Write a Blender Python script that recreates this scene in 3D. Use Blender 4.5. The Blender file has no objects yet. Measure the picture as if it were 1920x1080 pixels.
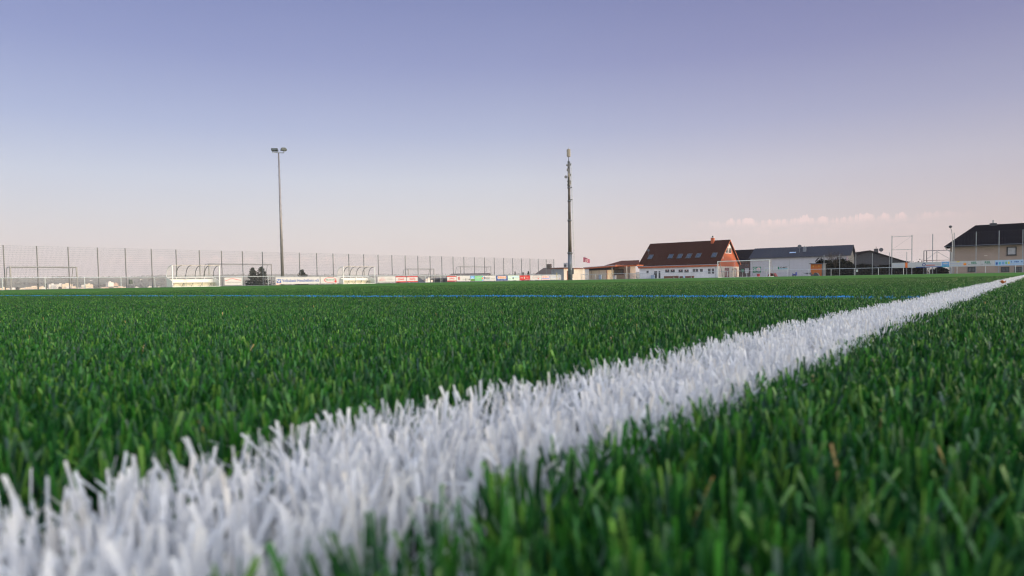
import bpy, bmesh, math, random
import numpy as np
from mathutils import Vector, Matrix
random.seed(11); rng = np.random.default_rng(7)
R = math.radians
SC = bpy.context.scene
COL = SC.collection

# ------------------------------------------------------------------ camera
HC = 0.0925                       # lens height above the turf backing
F = 1250.0                        # focal length in photo pixels (1920 wide)
PPX, PPY = 960.0, 581.0           # principal point of the cropped photo
PITCH, ROLL = R(2.5), R(0.985)
cam = bpy.data.cameras.new('camera'); camo = bpy.data.objects.new('camera', cam); COL.objects.link(camo)
cam.sensor_width = 36.0; cam.lens = F/1920*36; cam.shift_y = (PPY-540)/1920
cam.clip_start = 0.01; cam.clip_end = 30000
RM = Matrix.Rotation(math.pi/2-PITCH, 4, 'X') @ Matrix.Rotation(-ROLL, 4, 'Z')
camo.matrix_world = Matrix.Translation((0, 0, HC)) @ RM
cam.dof.use_dof = True; cam.dof.focus_distance = 3.0; cam.dof.aperture_fstop = 11
cam.dof.aperture_blades = 7
SC.camera = camo
R3 = RM.to_3x3()

def ray(px, py):                  # direction of a measured photo point
    return R3 @ Vector(((px-PPX)/F, -(py-PPY)/F, -1.0))
def hor(px): return 527.0 + 0.0172*(960-px)
def az(px):
    d = ray(px, hor(px)); return d.x/d.y
def zat(px, py, Y):
    d = ray(px, py); return HC + d.z/d.y*Y
def gp(px, Y, z=0.0): return Vector((az(px)*Y, Y, z))
# pitch frame: U runs along the white line, V across the pitch
TH = math.atan2(990, 1250)
U = Vector((math.sin(TH), math.cos(TH))); V = Vector((-math.cos(TH), math.sin(TH)))
def uv(u, v, z=0.0): return Vector((u*U.x+v*V.x, u*U.y+v*V.y, z))
def on_v(px, v):                  # -> u
    t = az(px); Y = v/(V.y + V.x*t); return t*Y*U.x + Y*U.y
def on_u(px, u):                  # -> v
    t = az(px); Y = u/(U.x*t+U.y); return t*Y*V.x + Y*V.y
RZ_T = math.atan2(U.y, U.x)       # things along the touchline, facing the pitch
RZ_E = RZ_T - math.pi/2           # things along the goal end, facing the pitch

# ------------------------------------------------------------------ materials
def s2l(c):
    return tuple((x/12.92 if x <= .04045 else ((x+.055)/1.055)**2.4) for x in [v/255 for v in c])
_M = {}
def mat(name, col, rough=.6, var=.12, scale=3.0, metal=0.0, bump=0.0, spec=.4, alpha=1.0, trans=0.0):
    if name in _M: return _M[name]
    m = bpy.data.materials.new(name); m.use_nodes = True
    nt = m.node_tree; b = nt.nodes['Principled BSDF']
    b.inputs['Roughness'].default_value = rough; b.inputs['Metallic'].default_value = metal
    b.inputs['Specular IOR Level'].default_value = spec
    tc = nt.nodes.new('ShaderNodeTexCoord'); n = nt.nodes.new('ShaderNodeTexNoise')
    n.inputs['Scale'].default_value = scale; n.inputs['Detail'].default_value = 5
    nt.links.new(tc.outputs['Object'], n.inputs['Vector'])
    mr = nt.nodes.new('ShaderNodeMapRange')
    mr.inputs['From Min'].default_value = .3; mr.inputs['From Max'].default_value = .7
    mr.inputs['To Min'].default_value = 1-var; mr.inputs['To Max'].default_value = 1+var
    nt.links.new(n.outputs['Fac'], mr.inputs['Value'])
    mx = nt.nodes.new('ShaderNodeVectorMath'); mx.operation = 'SCALE'
    mx.inputs[0].default_value = col[:3]
    nt.links.new(mr.outputs['Result'], mx.inputs['Scale'])
    nt.links.new(mx.outputs['Vector'], b.inputs['Base Color'])
    if bump:
        bp = nt.nodes.new('ShaderNodeBump'); bp.inputs['Strength'].default_value = bump
        nt.links.new(n.outputs['Fac'], bp.inputs['Height']); nt.links.new(bp.outputs['Normal'], b.inputs['Normal'])
    if alpha < 1: b.inputs['Alpha'].default_value = alpha
    if trans: b.inputs['Transmission Weight'].default_value = trans
    _M[name] = m; return m

def wave_mat(name, c1, c2, scale, axis='Z', rough=.7, bump=.3, spec=.3):
    """courses of tiles, seams or boards along one object axis"""
    if name in _M: return _M[name]
    m = bpy.data.materials.new(name); m.use_nodes = True; nt = m.node_tree; b = nt.nodes['Principled BSDF']
    b.inputs['Roughness'].default_value = rough; b.inputs['Specular IOR Level'].default_value = spec
    tc = nt.nodes.new('ShaderNodeTexCoord'); w = nt.nodes.new('ShaderNodeTexWave')
    w.bands_direction = axis; w.inputs['Scale'].default_value = scale; w.inputs['Distortion'].default_value = .4
    n = nt.nodes.new('ShaderNodeTexNoise'); n.inputs['Scale'].default_value = 1.3; n.inputs['Detail'].default_value = 6
    nt.links.new(tc.outputs['Object'], w.inputs['Vector']); nt.links.new(tc.outputs['Object'], n.inputs['Vector'])
    ad = nt.nodes.new('ShaderNodeMath'); ad.operation = 'MULTIPLY_ADD'; ad.inputs[1].default_value = .5
    nt.links.new(w.outputs['Fac'], ad.inputs[0])
    h = nt.nodes.new('ShaderNodeMath'); h.operation = 'MULTIPLY'; h.inputs[1].default_value = .5
    nt.links.new(n.outputs['Fac'], h.inputs[0]); nt.links.new(h.outputs[0], ad.inputs[2])
    mx = nt.nodes.new('ShaderNodeMix'); mx.data_type = 'RGBA'
    mx.inputs['A'].default_value = (*c1, 1); mx.inputs['B'].default_value = (*c2, 1)
    nt.links.new(ad.outputs[0], mx.inputs['Factor']); nt.links.new(mx.outputs['Result'], b.inputs['Base Color'])
    bp = nt.nodes.new('ShaderNodeBump'); bp.inputs['Strength'].default_value = bump; bp.inputs['Distance'].default_value = .03
    nt.links.new(w.outputs['Fac'], bp.inputs['Height']); nt.links.new(bp.outputs['Normal'], b.inputs['Normal'])
    _M[name] = m; return m

def brick_mat(name, c1, c2, mortar, scale=1.0):
    if name in _M: return _M[name]
    m = bpy.data.materials.new(name); m.use_nodes = True; nt = m.node_tree; b = nt.nodes['Principled BSDF']
    b.inputs['Roughness'].default_value = .85
    tc = nt.nodes.new('ShaderNodeTexCoord'); mp = nt.nodes.new('ShaderNodeMapping')
    mp.inputs['Rotation'].default_value = (R(90), 0, R(35)); br = nt.nodes.new('ShaderNodeTexBrick')
    br.inputs['Scale'].default_value = 4*scale
    br.inputs['Color1'].default_value = (*c1, 1); br.inputs['Color2'].default_value = (*c2, 1); br.inputs['Mortar'].default_value = (*mortar, 1)
    nt.links.new(tc.outputs['Object'], mp.inputs['Vector']); nt.links.new(mp.outputs['Vector'], br.inputs['Vector'])
    nt.links.new(br.outputs['Color'], b.inputs['Base Color'])
    _M[name] = m; return m

white_steel = mat('white_steel', (.72, .72, .72), .45, .08)
grey_steel = mat('galvanised_steel', (.30, .32, .34), .45, .15, metal=.3)
light_steel = mat('light_galvanised_steel', (.50, .53, .55), .4, .12, metal=.3)
dark_steel = mat('dark_steel', (.09, .10, .11), .5, .15)
fence_green = mat('fence_coating', (.12, .13, .14), .5, .1)
glass = mat('window_glass', (.085, .09, .10), .08, .3, spec=.5)
sky_glass = mat('skylight_glass', (.025, .035, .07), .08, .3, spec=.3)
plaster_white = mat('white_plaster', (.74, .74, .75), .85, .07, .8)
plaster_cream = mat('cream_plaster', (.56, .50, .42), .85, .07, .8)
plaster_beige = mat('beige_plaster', (.33, .26, .215), .85, .08, .7)
hall_white = wave_mat('hall_cladding', (.40, .40, .44), (.47, .47, .51), 1.2, 'X', .6, .1)
dark_roof = wave_mat('anthracite_tiles', (.004, .004, .007), (.010, .0095, .015), 2.0, 'Z', .95, .5, .0)
brown_roof = wave_mat('brown_roof_tiles', (.022, .007, .006), (.054, .019, .014), 2.2, 'Z', .95, .6, .03)
red_roof = wave_mat('red_brown_roof_tiles', (.07, .024, .018), (.11, .04, .03), 2.2, 'Z', .9, .6, .12)
seam_roof = wave_mat('seamed_metal_roof', (.014, .017, .030), (.034, .039, .058), 1.1, 'X', .7, .5, .12)
brick_orange = brick_mat('orange_brick', (.50, .105, .032), (.42, .085, .028), (.36, .11, .05))
brick_dark = brick_mat('dark_brown_brick', (.07, .045, .042), (.05, .034, .032), (.09, .075, .07))
orange_wood = wave_mat('orange_stained_wood', (.42, .115, .022), (.52, .15, .03), 3.0, 'X', .6, .2)
rust_wood = mat('rust_stained_fascia', (.40, .10, .035), .6, .15, 2)
brown_wood = mat('brown_wood', (.16, .055, .03), .65, .2, 2)
anthracite = mat('anthracite_metal', (.045, .048, .06), .5, .15)
bark = mat('bark', (.06, .045, .035), .9, .3, 8)
blue_bin = mat('blue_grey_plastic', (.33, .42, .55), .5, .1)

# ------------------------------------------------------------------ mesh builder
class MB:
    def __init__(s): s.v = []; s.f = []; s.smooth = False
    def add(s, vs, fs):
        o = len(s.v); s.v += [tuple(v) for v in vs]; s.f += [tuple(i+o for i in f) for f in fs]; return s
    def box(s, x0, x1, y0, y1, z0, z1):
        vs = [(x, y, z) for z in (z0, z1) for y in (y0, y1) for x in (x0, x1)]
        return s.add(vs, [(0,2,3,1), (4,5,7,6), (0,1,5,4), (2,6,7,3), (0,4,6,2), (1,3,7,5)])
    def bar(s, p, q, w, h=None, up=(0, 0, 1)):
        p, q = Vector(p), Vector(q); h = h or w; d = (q-p).normalized(); up = Vector(up)
        if abs(d.dot(up)) > .95: up = Vector((1, 0, 0))
        a = d.cross(up).normalized()*w/2; b = a.cross(d).normalized()*h/2
        vs = [p-a-b, p+a-b, p+a+b, p-a+b, q-a-b, q+a-b, q+a+b, q-a+b]
        return s.add(vs, [(3,2,1,0), (4,5,6,7), (0,1,5,4), (1,2,6,5), (2,3,7,6), (3,0,4,7)])
    def tube(s, pts, r, n=8, r1=None):
        pts = [Vector(p) for p in pts]; r1 = r if r1 is None else r1; k = len(pts); vs = []; fs = []
        for i, p in enumerate(pts):
            d = (pts[min(i+1, k-1)]-pts[max(i-1, 0)]).normalized()
            up = Vector((0, 0, 1)) if abs(d.z) < .9 else Vector((1, 0, 0))
            a = d.cross(up).normalized(); b = a.cross(d); rr = r+(r1-r)*i/max(k-1, 1)
            for j in range(n):
                t = 2*math.pi*j/n; vs.append(p+a*rr*math.cos(t)+b*rr*math.sin(t))
        for i in range(k-1):
            for j in range(n):
                fs.append((i*n+j, i*n+(j+1) % n, (i+1)*n+(j+1) % n, (i+1)*n+j))
        fs.append(tuple(range(n-1, -1, -1))); fs.append(tuple((k-1)*n+j for j in range(n)))
        return s.add(vs, fs)
    def prism(s, pts, d):         # polygon pts swept by vector d
        k = len(pts); d = Vector(d); vs = [Vector(p) for p in pts]+[Vector(p)+d for p in pts]
        fs = [tuple(range(k-1, -1, -1)), tuple(range(k, 2*k))]+[(i, (i+1) % k, k+(i+1) % k, k+i) for i in range(k)]
        return s.add(vs, fs)
    def disc(s, c, r, nrm, th=.02, n=20, r0=0.0, rx=None):
        c = Vector(c); nrm = Vector(nrm).normalized(); up = Vector((0, 0, 1)) if abs(nrm.z) < .9 else Vector((1, 0, 0))
        a = up.cross(nrm).normalized()*((rx or r)/r); b = nrm.cross(a.normalized())
        if not r0:
            return s.prism([c+a*r*math.cos(2*math.pi*i/n)+b*r*math.sin(2*math.pi*i/n) for i in range(n)], nrm*th)
        for i in range(n):
            t0, t1 = 2*math.pi*i/n, 2*math.pi*(i+1)/n
            e = lambda rr, t: c+a*rr*math.cos(t)+b*rr*math.sin(t)
            s.prism([e(r0, t0), e(r, t0), e(r, t1), e(r0, t1)], nrm*th)
        return s
    def build(s, name, m, parent=None, label=None, smooth=False):
        me = bpy.data.meshes.new(name); me.from_pydata(s.v, [], s.f); me.update()
        bm = bmesh.new(); bm.from_mesh(me); bmesh.ops.recalc_face_normals(bm, faces=bm.faces); bm.to_mesh(me); bm.free()
        if smooth:
            for p in me.polygons: p.use_smooth = True
        me.materials.append(m); o = bpy.data.objects.new(name, me); COL.objects.link(o)
        if parent: o.parent = parent
        if label: o['label'] = label
        return o
def B(*a): return MB().box(*a)
def tag(o, label, cat, group=None, kind=None):
    o['label'] = label; o['category'] = cat
    if group: o['group'] = group
    if kind: o['kind'] = kind
    return o
def thing(name, label, cat, loc, rz=0.0, group=None):
    o = bpy.data.objects.new(name, None); COL.objects.link(o); o.empty_display_size = .3
    o.location = loc; o.rotation_euler = (0, 0, rz); return tag(o, label, cat, group)
def structure(o): o['kind'] = 'structure'; return o

def text_mesh(txt, x0, x1, z0, z1, y, th=.003, bold=.0):
    cu = bpy.data.curves.new('lettering', 'FONT'); cu.body = txt; cu.size = 1; cu.offset = bold; cu.extrude = .5
    cu.resolution_u = 3
    ob = bpy.data.objects.new('lettering', cu); COL.objects.link(ob)
    dg = bpy.context.evaluated_depsgraph_get(); me = bpy.data.meshes.new_from_object(ob.evaluated_get(dg))
    bpy.data.objects.remove(ob); bpy.data.curves.remove(cu)
    n = len(me.vertices); co = np.empty(n*3); me.vertices.foreach_get('co', co); co = co.reshape(-1, 3)
    mn, mxx = co.min(0), co.max(0)
    mb = MB()
    px = x0+(co[:, 0]-mn[0])/(mxx[0]-mn[0])*(x1-x0); pz = z0+(co[:, 1]-mn[1])/(mxx[1]-mn[1])*(z1-z0)
    py = y-(co[:, 2]-mn[2])/(mxx[2]-mn[2])*th
    mb.add(list(zip(px, py, pz)), [tuple(p.vertices) for p in me.polygons]); bpy.data.meshes.remove(me)
    return mb
def scribble(x0, x1, z0, z1, y, th=.003, fill=.8):       # small print too far away to read: rows of little strokes
    mb = MB(); h = z1-z0; x = x0
    while x < x1-h*.3:
        if random.random() > fill: x += h*.6; continue
        w = h*random.uniform(.5, .8); s = h*.17
        mb.box(x, x+s, y-th, y, z0, z0+h*random.choice((.72, .72, 1)))
        if random.random() < .7: mb.box(x+w-s, x+w, y-th, y, z0, z0+h*.72)
        mb.box(x+s, x+w-s, y-th, y, z0+h*random.choice((0, .55)), z0+h*random.choice((.15, .72)))
        x += w+h*.22
    return mb

class Fr:                          # a facade frame: origin at a measured ground point, x along the facade, y away from us
    def __init__(s, px, Y, phi):
        s.O = gp(px, Y); s.phi = phi
        s.x = Vector((math.cos(phi), math.sin(phi))); s.y = Vector((-math.sin(phi), math.cos(phi)))
    def sx(s, px, y=0.0):          # local x where the sight line crosses local y
        t = az(px); ox = s.O.x+s.y.x*y; oy = s.O.y+s.y.y*y
        return (t*oy-ox)/(s.x.x-t*s.x.y)
    def sy(s, px, x=0.0):
        t = az(px); ox = s.O.x+s.x.x*x; oy = s.O.y+s.x.y*x
        return (t*oy-ox)/(s.y.x-t*s.y.y)
    def Y(s, x, y): return s.O.y+s.x.y*x+s.y.y*y
    def z(s, px, py, x, y): return zat(px, py, s.Y(x, y))
    def plane(s, px, py, p, n):    # sight line with a local plane -> local point
        d = ray(px, py); dl = Vector((d.x*s.x.x+d.y*s.x.y, d.x*s.y.x+d.y*s.y.y, d.z))
        c = Vector((-s.O.x, -s.O.y)); cl = Vector((c.x*s.x.x+c.y*s.x.y, c.x*s.y.x+c.y*s.y.y, HC))
        n = Vector(n); k = n.dot(Vector(p)-cl)/n.dot(dl); return cl+dl*k

def window(par, x0, x1, z0, z1, y=0.0, fm=None, gm=None, mull=0, name='window', side=False, fw=.07):
    """frame (part) with a pane (sub-part); on the facade y=const, or with side=True on x=const (x0..x1 are then y)"""
    f = MB(); g = MB()
    def bx(m, a0, a1, b0, b1, c0, c1):
        if side: m.box(y+c0, y+c1, a0, a1, b0, b1)
        else: m.box(a0, a1, y-c1, y-c0, b0, b1)
    bx(f, x0, x1, z0, z0+fw, 0, .06); bx(f, x0, x1, z1-fw, z1, 0, .06)
    bx(f, x0, x0+fw, z0+fw, z1-fw, 0, .06); bx(f, x1-fw, x1, z0+fw, z1-fw, 0, .06)
    for k in range(mull):
        c = x0+(x1-x0)*(k+1)/(mull+1); bx(f, c-fw/2, c+fw/2, z0+fw, z1-fw, .0, .055)
    fo = f.build(name, fm or white_steel, par)
    bx(g, x0+fw, x1-fw, z0+fw, z1-fw, .005, .025)
    g.build('pane', gm or glass, fo); return fo

# ------------------------------------------------------------------ world, sun
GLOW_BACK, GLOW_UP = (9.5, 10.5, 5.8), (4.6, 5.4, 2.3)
SUN_AZ = Vector((.93, -.37)).normalized(); SUN_EL = R(5)
w = bpy.data.worlds.new('World'); SC.world = w; w.use_nodes = True; nt = w.node_tree
for n in list(nt.nodes): nt.nodes.remove(n)
out = nt.nodes.new('ShaderNodeOutputWorld')
L = nt.links.new
def mathn(op, a, b=None, c=None, clamp=False):
    n = nt.nodes.new('ShaderNodeMath'); n.operation = op; n.use_clamp = clamp
    for i, x in enumerate((a, b, c)):
        if x is None: continue
        if isinstance(x, (int, float)): n.inputs[i].default_value = x
        else: L(x, n.inputs[i])
    return n.outputs[0]
def ramp(fac, stops, interp='LINEAR'):
    n = nt.nodes.new('ShaderNodeValToRGB'); cr = n.color_ramp; cr.interpolation = interp
    while len(cr.elements) > 1: cr.elements.remove(cr.elements[-1])
    for i, (p, c) in enumerate(stops):
        e = cr.elements[0] if i == 0 else cr.elements.new(p)
        e.position = p; e.color = (*c, 1)
    L(fac, n.inputs[0]); return n.outputs[0]
def mixc(f, a, b, mode='MIX'):
    n = nt.nodes.new('ShaderNodeMix'); n.data_type = 'RGBA'; n.blend_type = mode
    for k, x in (('Factor', f), ('A', a), ('B', b)):
        s = n.inputs[k] if k == 'Factor' else [i for i in n.inputs if i.name == k and i.type == 'RGBA'][0]
        if k == 'Factor': s = n.inputs[0]
        if isinstance(x, (int, float)): s.default_value = x
        elif isinstance(x, tuple): s.default_value = (*x, 1)
        else: L(x, s)
    return [o for o in n.outputs if o.type == 'RGBA'][0]
sky = nt.nodes.new('ShaderNodeTexSky'); sky.sky_type = 'NISHITA'; sky.sun_disc = False
sky.sun_elevation = SUN_EL; sky.sun_rotation = math.atan2(SUN_AZ.x, SUN_AZ.y)
bg1 = nt.nodes.new('ShaderNodeBackground'); bg1.inputs[1].default_value = .05; L(sky.outputs[0], bg1.inputs[0])
tc = nt.nodes.new('ShaderNodeTexCoord'); sep = nt.nodes.new('ShaderNodeSeparateXYZ'); L(tc.outputs['Generated'], sep.inputs[0])
X_, Y_, Z_ = sep.outputs
el = mathn('MULTIPLY', mathn('ARCSINE', Z_), 180/math.pi)            # elevation in degrees
elf = mathn('DIVIDE', mathn('ADD', el, 5.0), 95.0, clamp=True)
def e_(d): return (d+5)/95
SKY = [(-5, (200, 190, 201)), (0.5, (204, 194, 204)), (2.1, (209, 199, 207)), (4.4, (206, 199, 208)), (5.7, (203, 199, 210)), (8.4, (195, 196, 213)),
       (12.3, (167, 172, 205)), (17.5, (138.5, 143, 189)), (22.1, (121.5, 127, 177)), (35, (112, 118, 170)), (90, (100, 108, 158))]
base = ramp(elf, [(e_(d), s2l(c)) for d, c in SKY])
hl = mathn('SQRT', mathn('ADD', mathn('MULTIPLY', X_, X_), mathn('MULTIPLY', Y_, Y_)))
dot = mathn('DIVIDE', mathn('ADD', mathn('MULTIPLY', X_, SUN_AZ.x), mathn('MULTIPLY', Y_, SUN_AZ.y)), mathn('MAXIMUM', hl, .001))
df = mathn('MULTIPLY_ADD', dot, .5, .5, clamp=True)
tint = ramp(df, [(0, (.435, .445, .49)), (.08, (.435, .445, .49)), (.20, (.485, .49, .505)), (.315, (.5, .5, .5)), (.48, (.465, .435, .45)), (.64, (.395, .355, .385)),
                 (.80, (.46, .40, .40)), (1, (.60, .48, .42))])
skyc = mixc(1.0, base, tint, 'MULTIPLY')
# clouds: low pink band on the right, fainter puffs on the left
cmb = nt.nodes.new('ShaderNodeCombineXYZ'); azr = mathn('ARCTAN2', X_, Y_)
azd = mathn('MULTIPLY', azr, 180/math.pi)
L(azd, cmb.inputs[0]); L(mathn('MULTIPLY', el, 2.6), cmb.inputs[1])
nz = nt.nodes.new('ShaderNodeTexNoise'); nz.inputs['Scale'].default_value = .85; nz.inputs['Detail'].default_value = 7; nz.inputs['Roughness'].default_value = .62
L(cmb.outputs[0], nz.inputs['Vector'])
cm2 = nt.nodes.new('ShaderNodeCombineXYZ'); L(azd, cm2.inputs[0])
nb = nt.nodes.new('ShaderNodeTexNoise'); nb.inputs['Scale'].default_value = .30; nb.inputs['Detail'].default_value = 3
L(cm2.outputs[0], nb.inputs['Vector'])
cm3 = nt.nodes.new('ShaderNodeCombineXYZ'); L(azd, cm3.inputs[0])
np_ = nt.nodes.new('ShaderNodeTexNoise'); np_.inputs['Scale'].default_value = .95; np_.inputs['Detail'].default_value = 5; np_.inputs['Roughness'].default_value = .65
L(cm3.outputs[0], np_.inputs['Vector'])
def smooth(x, a, b):
    n = nt.nodes.new('ShaderNodeMapRange'); n.interpolation_type = 'SMOOTHSTEP'
    n.inputs['From Min'].default_value = a; n.inputs['From Max'].default_value = b
    L(x, n.inputs['Value']); return n.outputs['Result']
top = mathn('MULTIPLY_ADD', azd, -.012, mathn('MULTIPLY_ADD', nb.outputs['Fac'], .5, mathn('MULTIPLY_ADD', np_.outputs['Fac'], 1.5, mathn('MULTIPLY_ADD', nz.outputs['Fac'], .55, 3.55))))    # ragged cloud tops near 4.6 deg
dep = mathn('SUBTRACT', top, el)
azb = mathn('MULTIPLY', smooth(azd, 14, 20), mathn('SUBTRACT', 1, smooth(azd, 27, 37)))
rim = mathn('MULTIPLY', mathn('MULTIPLY', smooth(dep, -.03, .10), mathn('SUBTRACT', 1, smooth(dep, .12, .75))), smooth(np_.outputs['Fac'], .40, .62))
body = mathn('MULTIPLY', mathn('MULTIPLY', smooth(dep, .0, .3), mathn('SUBTRACT', 1, smooth(dep, .5, 1.9))), smooth(nz.outputs['Fac'], .25, .65))
c_right = mathn('MULTIPLY', mathn('MULTIPLY_ADD', body, .40, mathn('MULTIPLY', rim, 1.35)), azb)
topl = mathn('MULTIPLY_ADD', np_.outputs['Fac'], 1.5, mathn('MULTIPLY_ADD', nz.outputs['Fac'], .6, 1.15))
depl = mathn('SUBTRACT', topl, el)
l1 = mathn('MULTIPLY', smooth(depl, -.03, .15), mathn('SUBTRACT', 1, smooth(depl, .1, .9)))
azl = mathn('MULTIPLY', smooth(azd, -34, -27), mathn('SUBTRACT', 1, smooth(azd, -13, -8)))
c_left = mathn('MULTIPLY', mathn('MULTIPLY', l1, azl), mathn('MULTIPLY', smooth(np_.outputs['Fac'], .38, .6), .55))
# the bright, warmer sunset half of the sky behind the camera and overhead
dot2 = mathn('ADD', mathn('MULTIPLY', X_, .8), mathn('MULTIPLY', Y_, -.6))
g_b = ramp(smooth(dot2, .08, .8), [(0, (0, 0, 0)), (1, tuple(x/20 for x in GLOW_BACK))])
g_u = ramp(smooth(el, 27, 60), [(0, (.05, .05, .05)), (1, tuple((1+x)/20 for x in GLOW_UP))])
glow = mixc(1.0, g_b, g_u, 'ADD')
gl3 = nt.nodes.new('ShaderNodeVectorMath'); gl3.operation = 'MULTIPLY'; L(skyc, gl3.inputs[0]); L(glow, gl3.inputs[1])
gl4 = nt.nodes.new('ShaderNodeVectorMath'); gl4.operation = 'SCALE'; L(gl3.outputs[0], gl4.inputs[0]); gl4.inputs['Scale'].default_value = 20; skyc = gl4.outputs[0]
cfac = mathn('MULTIPLY', mathn('MAXIMUM', c_right, c_left), .95)
cl_col = mixc(1.0, skyc, (1.38, 1.23, 1.15), 'MULTIPLY')
skyf = mixc(cfac, skyc, cl_col)
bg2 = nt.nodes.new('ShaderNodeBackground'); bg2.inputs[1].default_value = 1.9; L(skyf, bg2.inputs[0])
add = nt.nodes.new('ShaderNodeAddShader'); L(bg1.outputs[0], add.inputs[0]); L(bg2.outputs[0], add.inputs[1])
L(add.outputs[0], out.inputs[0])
sl = bpy.data.lights.new('sun', 'SUN'); sl.energy = 2.0; sl.angle = R(3); sl.color = (1, .74, .5)
so = bpy.data.objects.new('sun', sl); COL.objects.link(so)
sd = Vector((SUN_AZ.x*math.cos(SUN_EL), SUN_AZ.y*math.cos(SUN_EL), math.sin(SUN_EL)))
so.rotation_euler = sd.to_track_quat('Z', 'Y').to_euler()
so.location = (40, -20, 40)

# ------------------------------------------------------------------ ground
def sst(x, a, b):
    t = np.clip((x-a)/(b-a), 0, 1); return t*t*(3-2*t)
def vnoise(x, y, seed=0):
    s = 0
    for k, (fx, fy, a) in enumerate(((1, .3, 1), (-.7, 1.1, .7), (2.1, 1.7, .4), (3.3, -2.6, .25), (5.7, 4.1, .12))):
        s = s+a*np.sin(fx*x+fy*y+seed*1.7+k*2.1)
    return s/2.4
def ground_z(x, y):
    r = np.hypot(x, y); v = x*V.x+y*V.y; a = np.degrees(np.arctan2(x, np.maximum(y, 1e-3)))
    plat = .034*sst(r, 9, 15)
    drop = -19*sst(v, 84, 420) - 12*sst(y, 260, 700)*(1-sst(v, 84, 420))
    hh = 66-24*sst(a, -20, 5)-12*sst(a, 5, 30)
    hill = sst(r, 900, 5200)*(hh+22+7*vnoise(a/4.2, 0*r+1.3)*sst(r, 2500, 5000)+2.5*vnoise(a*1.3, r/700, 3)*sst(r, 1500, 3000))
    hill = np.where(y > 0, hill, hill*.3)
    return plat+drop+hill
radii = [0, .25, .6, 1, 1.6, 2.4, 3.4, 5, 7, 9, 10, 11, 12, 13, 14, 15, 17, 20, 24, 30, 38, 48, 58, 66, 74, 82, 92, 104, 118, 135, 155, 180,
         210, 250, 300, 360, 430, 520, 640, 780, 950, 1150, 1400, 1700, 2000, 2350, 2700, 3100, 3500, 3900, 4300, 4700, 5000, 5300, 5600, 6000, 6600]
NA = 540
ang = np.linspace(0, 2*np.pi, NA, endpoint=False)
rr = np.array(radii[1:])[:, None]
gx, gy = (rr*np.sin(ang)).ravel(), (rr*np.cos(ang)).ravel()
gv = np.column_stack([gx, gy, ground_z(gx, gy)]); gv = np.vstack([[0, 0, 0], gv])
gf = [(0, 1+(j+1) % NA, 1+j) for j in range(NA)]
for i in range(len(radii)-2):
    o0, o1 = 1+i*NA, 1+(i+1)*NA
    gf += [(o0+j, o0+(j+1) % NA, o1+(j+1) % NA, o1+j) for j in range(NA)]
me = bpy.data.meshes.new('ground'); me.from_pydata([tuple(p) for p in gv], [], gf)
for p in me.polygons: p.use_smooth = True
# material: turf colour on the pitch, gravel/verge and farmland beyond
gm = bpy.data.materials.new('turf_and_land'); gm.use_nodes = True; g = gm.node_tree; b = g.nodes['Principled BSDF']
b.inputs['Roughness'].default_value = .9; b.inputs['Specular IOR Level'].default_value = .0
def gn(t, **k):
    n = g.nodes.new(t)
    for a, vv in k.items(): setattr(n, a, vv)
    return n
def gmath(op, a, bb=None, clamp=False):
    n = gn('ShaderNodeMath', operation=op, use_clamp=clamp)
    for i, x in enumerate((a, bb)):
        if x is None: continue
        if isinstance(x, (int, float)): n.inputs[i].default_value = x
        else: g.links.new(x, n.inputs[i])
    return n.outputs[0]
gtc = gn('ShaderNodeTexCoord'); gs = gn('ShaderNodeSeparateXYZ'); g.links.new(gtc.outputs['Object'], gs.inputs[0])
def gnoise(sc, det=5):
    n = gn('ShaderNodeTexNoise'); n.inputs['Scale'].default_value = sc; n.inputs['Detail'].default_value = det
    g.links.new(gtc.outputs['Object'], n.inputs['Vector']); return n.outputs['Fac']
def gramp(f, stops):
    n = gn('ShaderNodeValToRGB'); cr = n.color_ramp
    while len(cr.elements) > 1: cr.elements.remove(cr.elements[-1])
    for i, (p, c) in enumerate(stops):
        e = cr.elements[0] if i == 0 else cr.elements.new(p)
        e.position = p; e.color = (*c, 1)
    g.links.new(f, n.inputs[0]); return n.outputs[0]
def gmix(f, a, bb):
    n = gn('ShaderNodeMix', data_type='RGBA'); rg = [i for i in n.inputs if i.type == 'RGBA']
    g.links.new(f, n.inputs[0]); g.links.new(a, rg[0]); g.links.new(bb, rg[1]); return [o for o in n.outputs if o.type == 'RGBA'][0]
vv = gmath('ADD', gmath('MULTIPLY', gs.outputs[0], V.x), gmath('MULTIPLY', gs.outputs[1], V.y))
uu = gmath('ADD', gmath('MULTIPLY', gs.outputs[0], U.x), gmath('MULTIPLY', gs.outputs[1], U.y))
turf = gramp(gnoise(60, 8), [(.3, (.062, .140, .038)), (.7, (.10, .20, .058))])
infill = gramp(gnoise(900, 3), [(.35, (.008, .009, .008)), (.6, (.022, .022, .019)), (.75, (.06, .055, .045))])   # rubber and sand granules between the fibres
turf = gmix(gmath('GREATER_THAN', gs.outputs[2], .012), infill, turf)
land = gramp(gnoise(.004, 6), [(.35, (.09, .09, .065)), (.5, (.19, .175, .13)), (.6, (.13, .14, .09)), (.7, (.24, .21, .17))])
pave = gramp(gnoise(3, 6), [(.3, (.16, .155, .15)), (.7, (.24, .23, .22))])
offp = gmath('MAXIMUM', gmath('GREATER_THAN', vv, 69.5), gmath('GREATER_THAN', uu, 101.5))
far = gmath('MAXIMUM', gmath('GREATER_THAN', vv, 90.0), gmath('GREATER_THAN', uu, 190.0))
c = gmix(far, gmix(offp, turf, pave), land); g.links.new(c, b.inputs['Base Color'])
me.materials.append(gm); go = bpy.data.objects.new('ground', me); COL.objects.link(go); structure(go)
go['label'] = 'artificial turf pitch and open land reaching to the hills'

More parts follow.
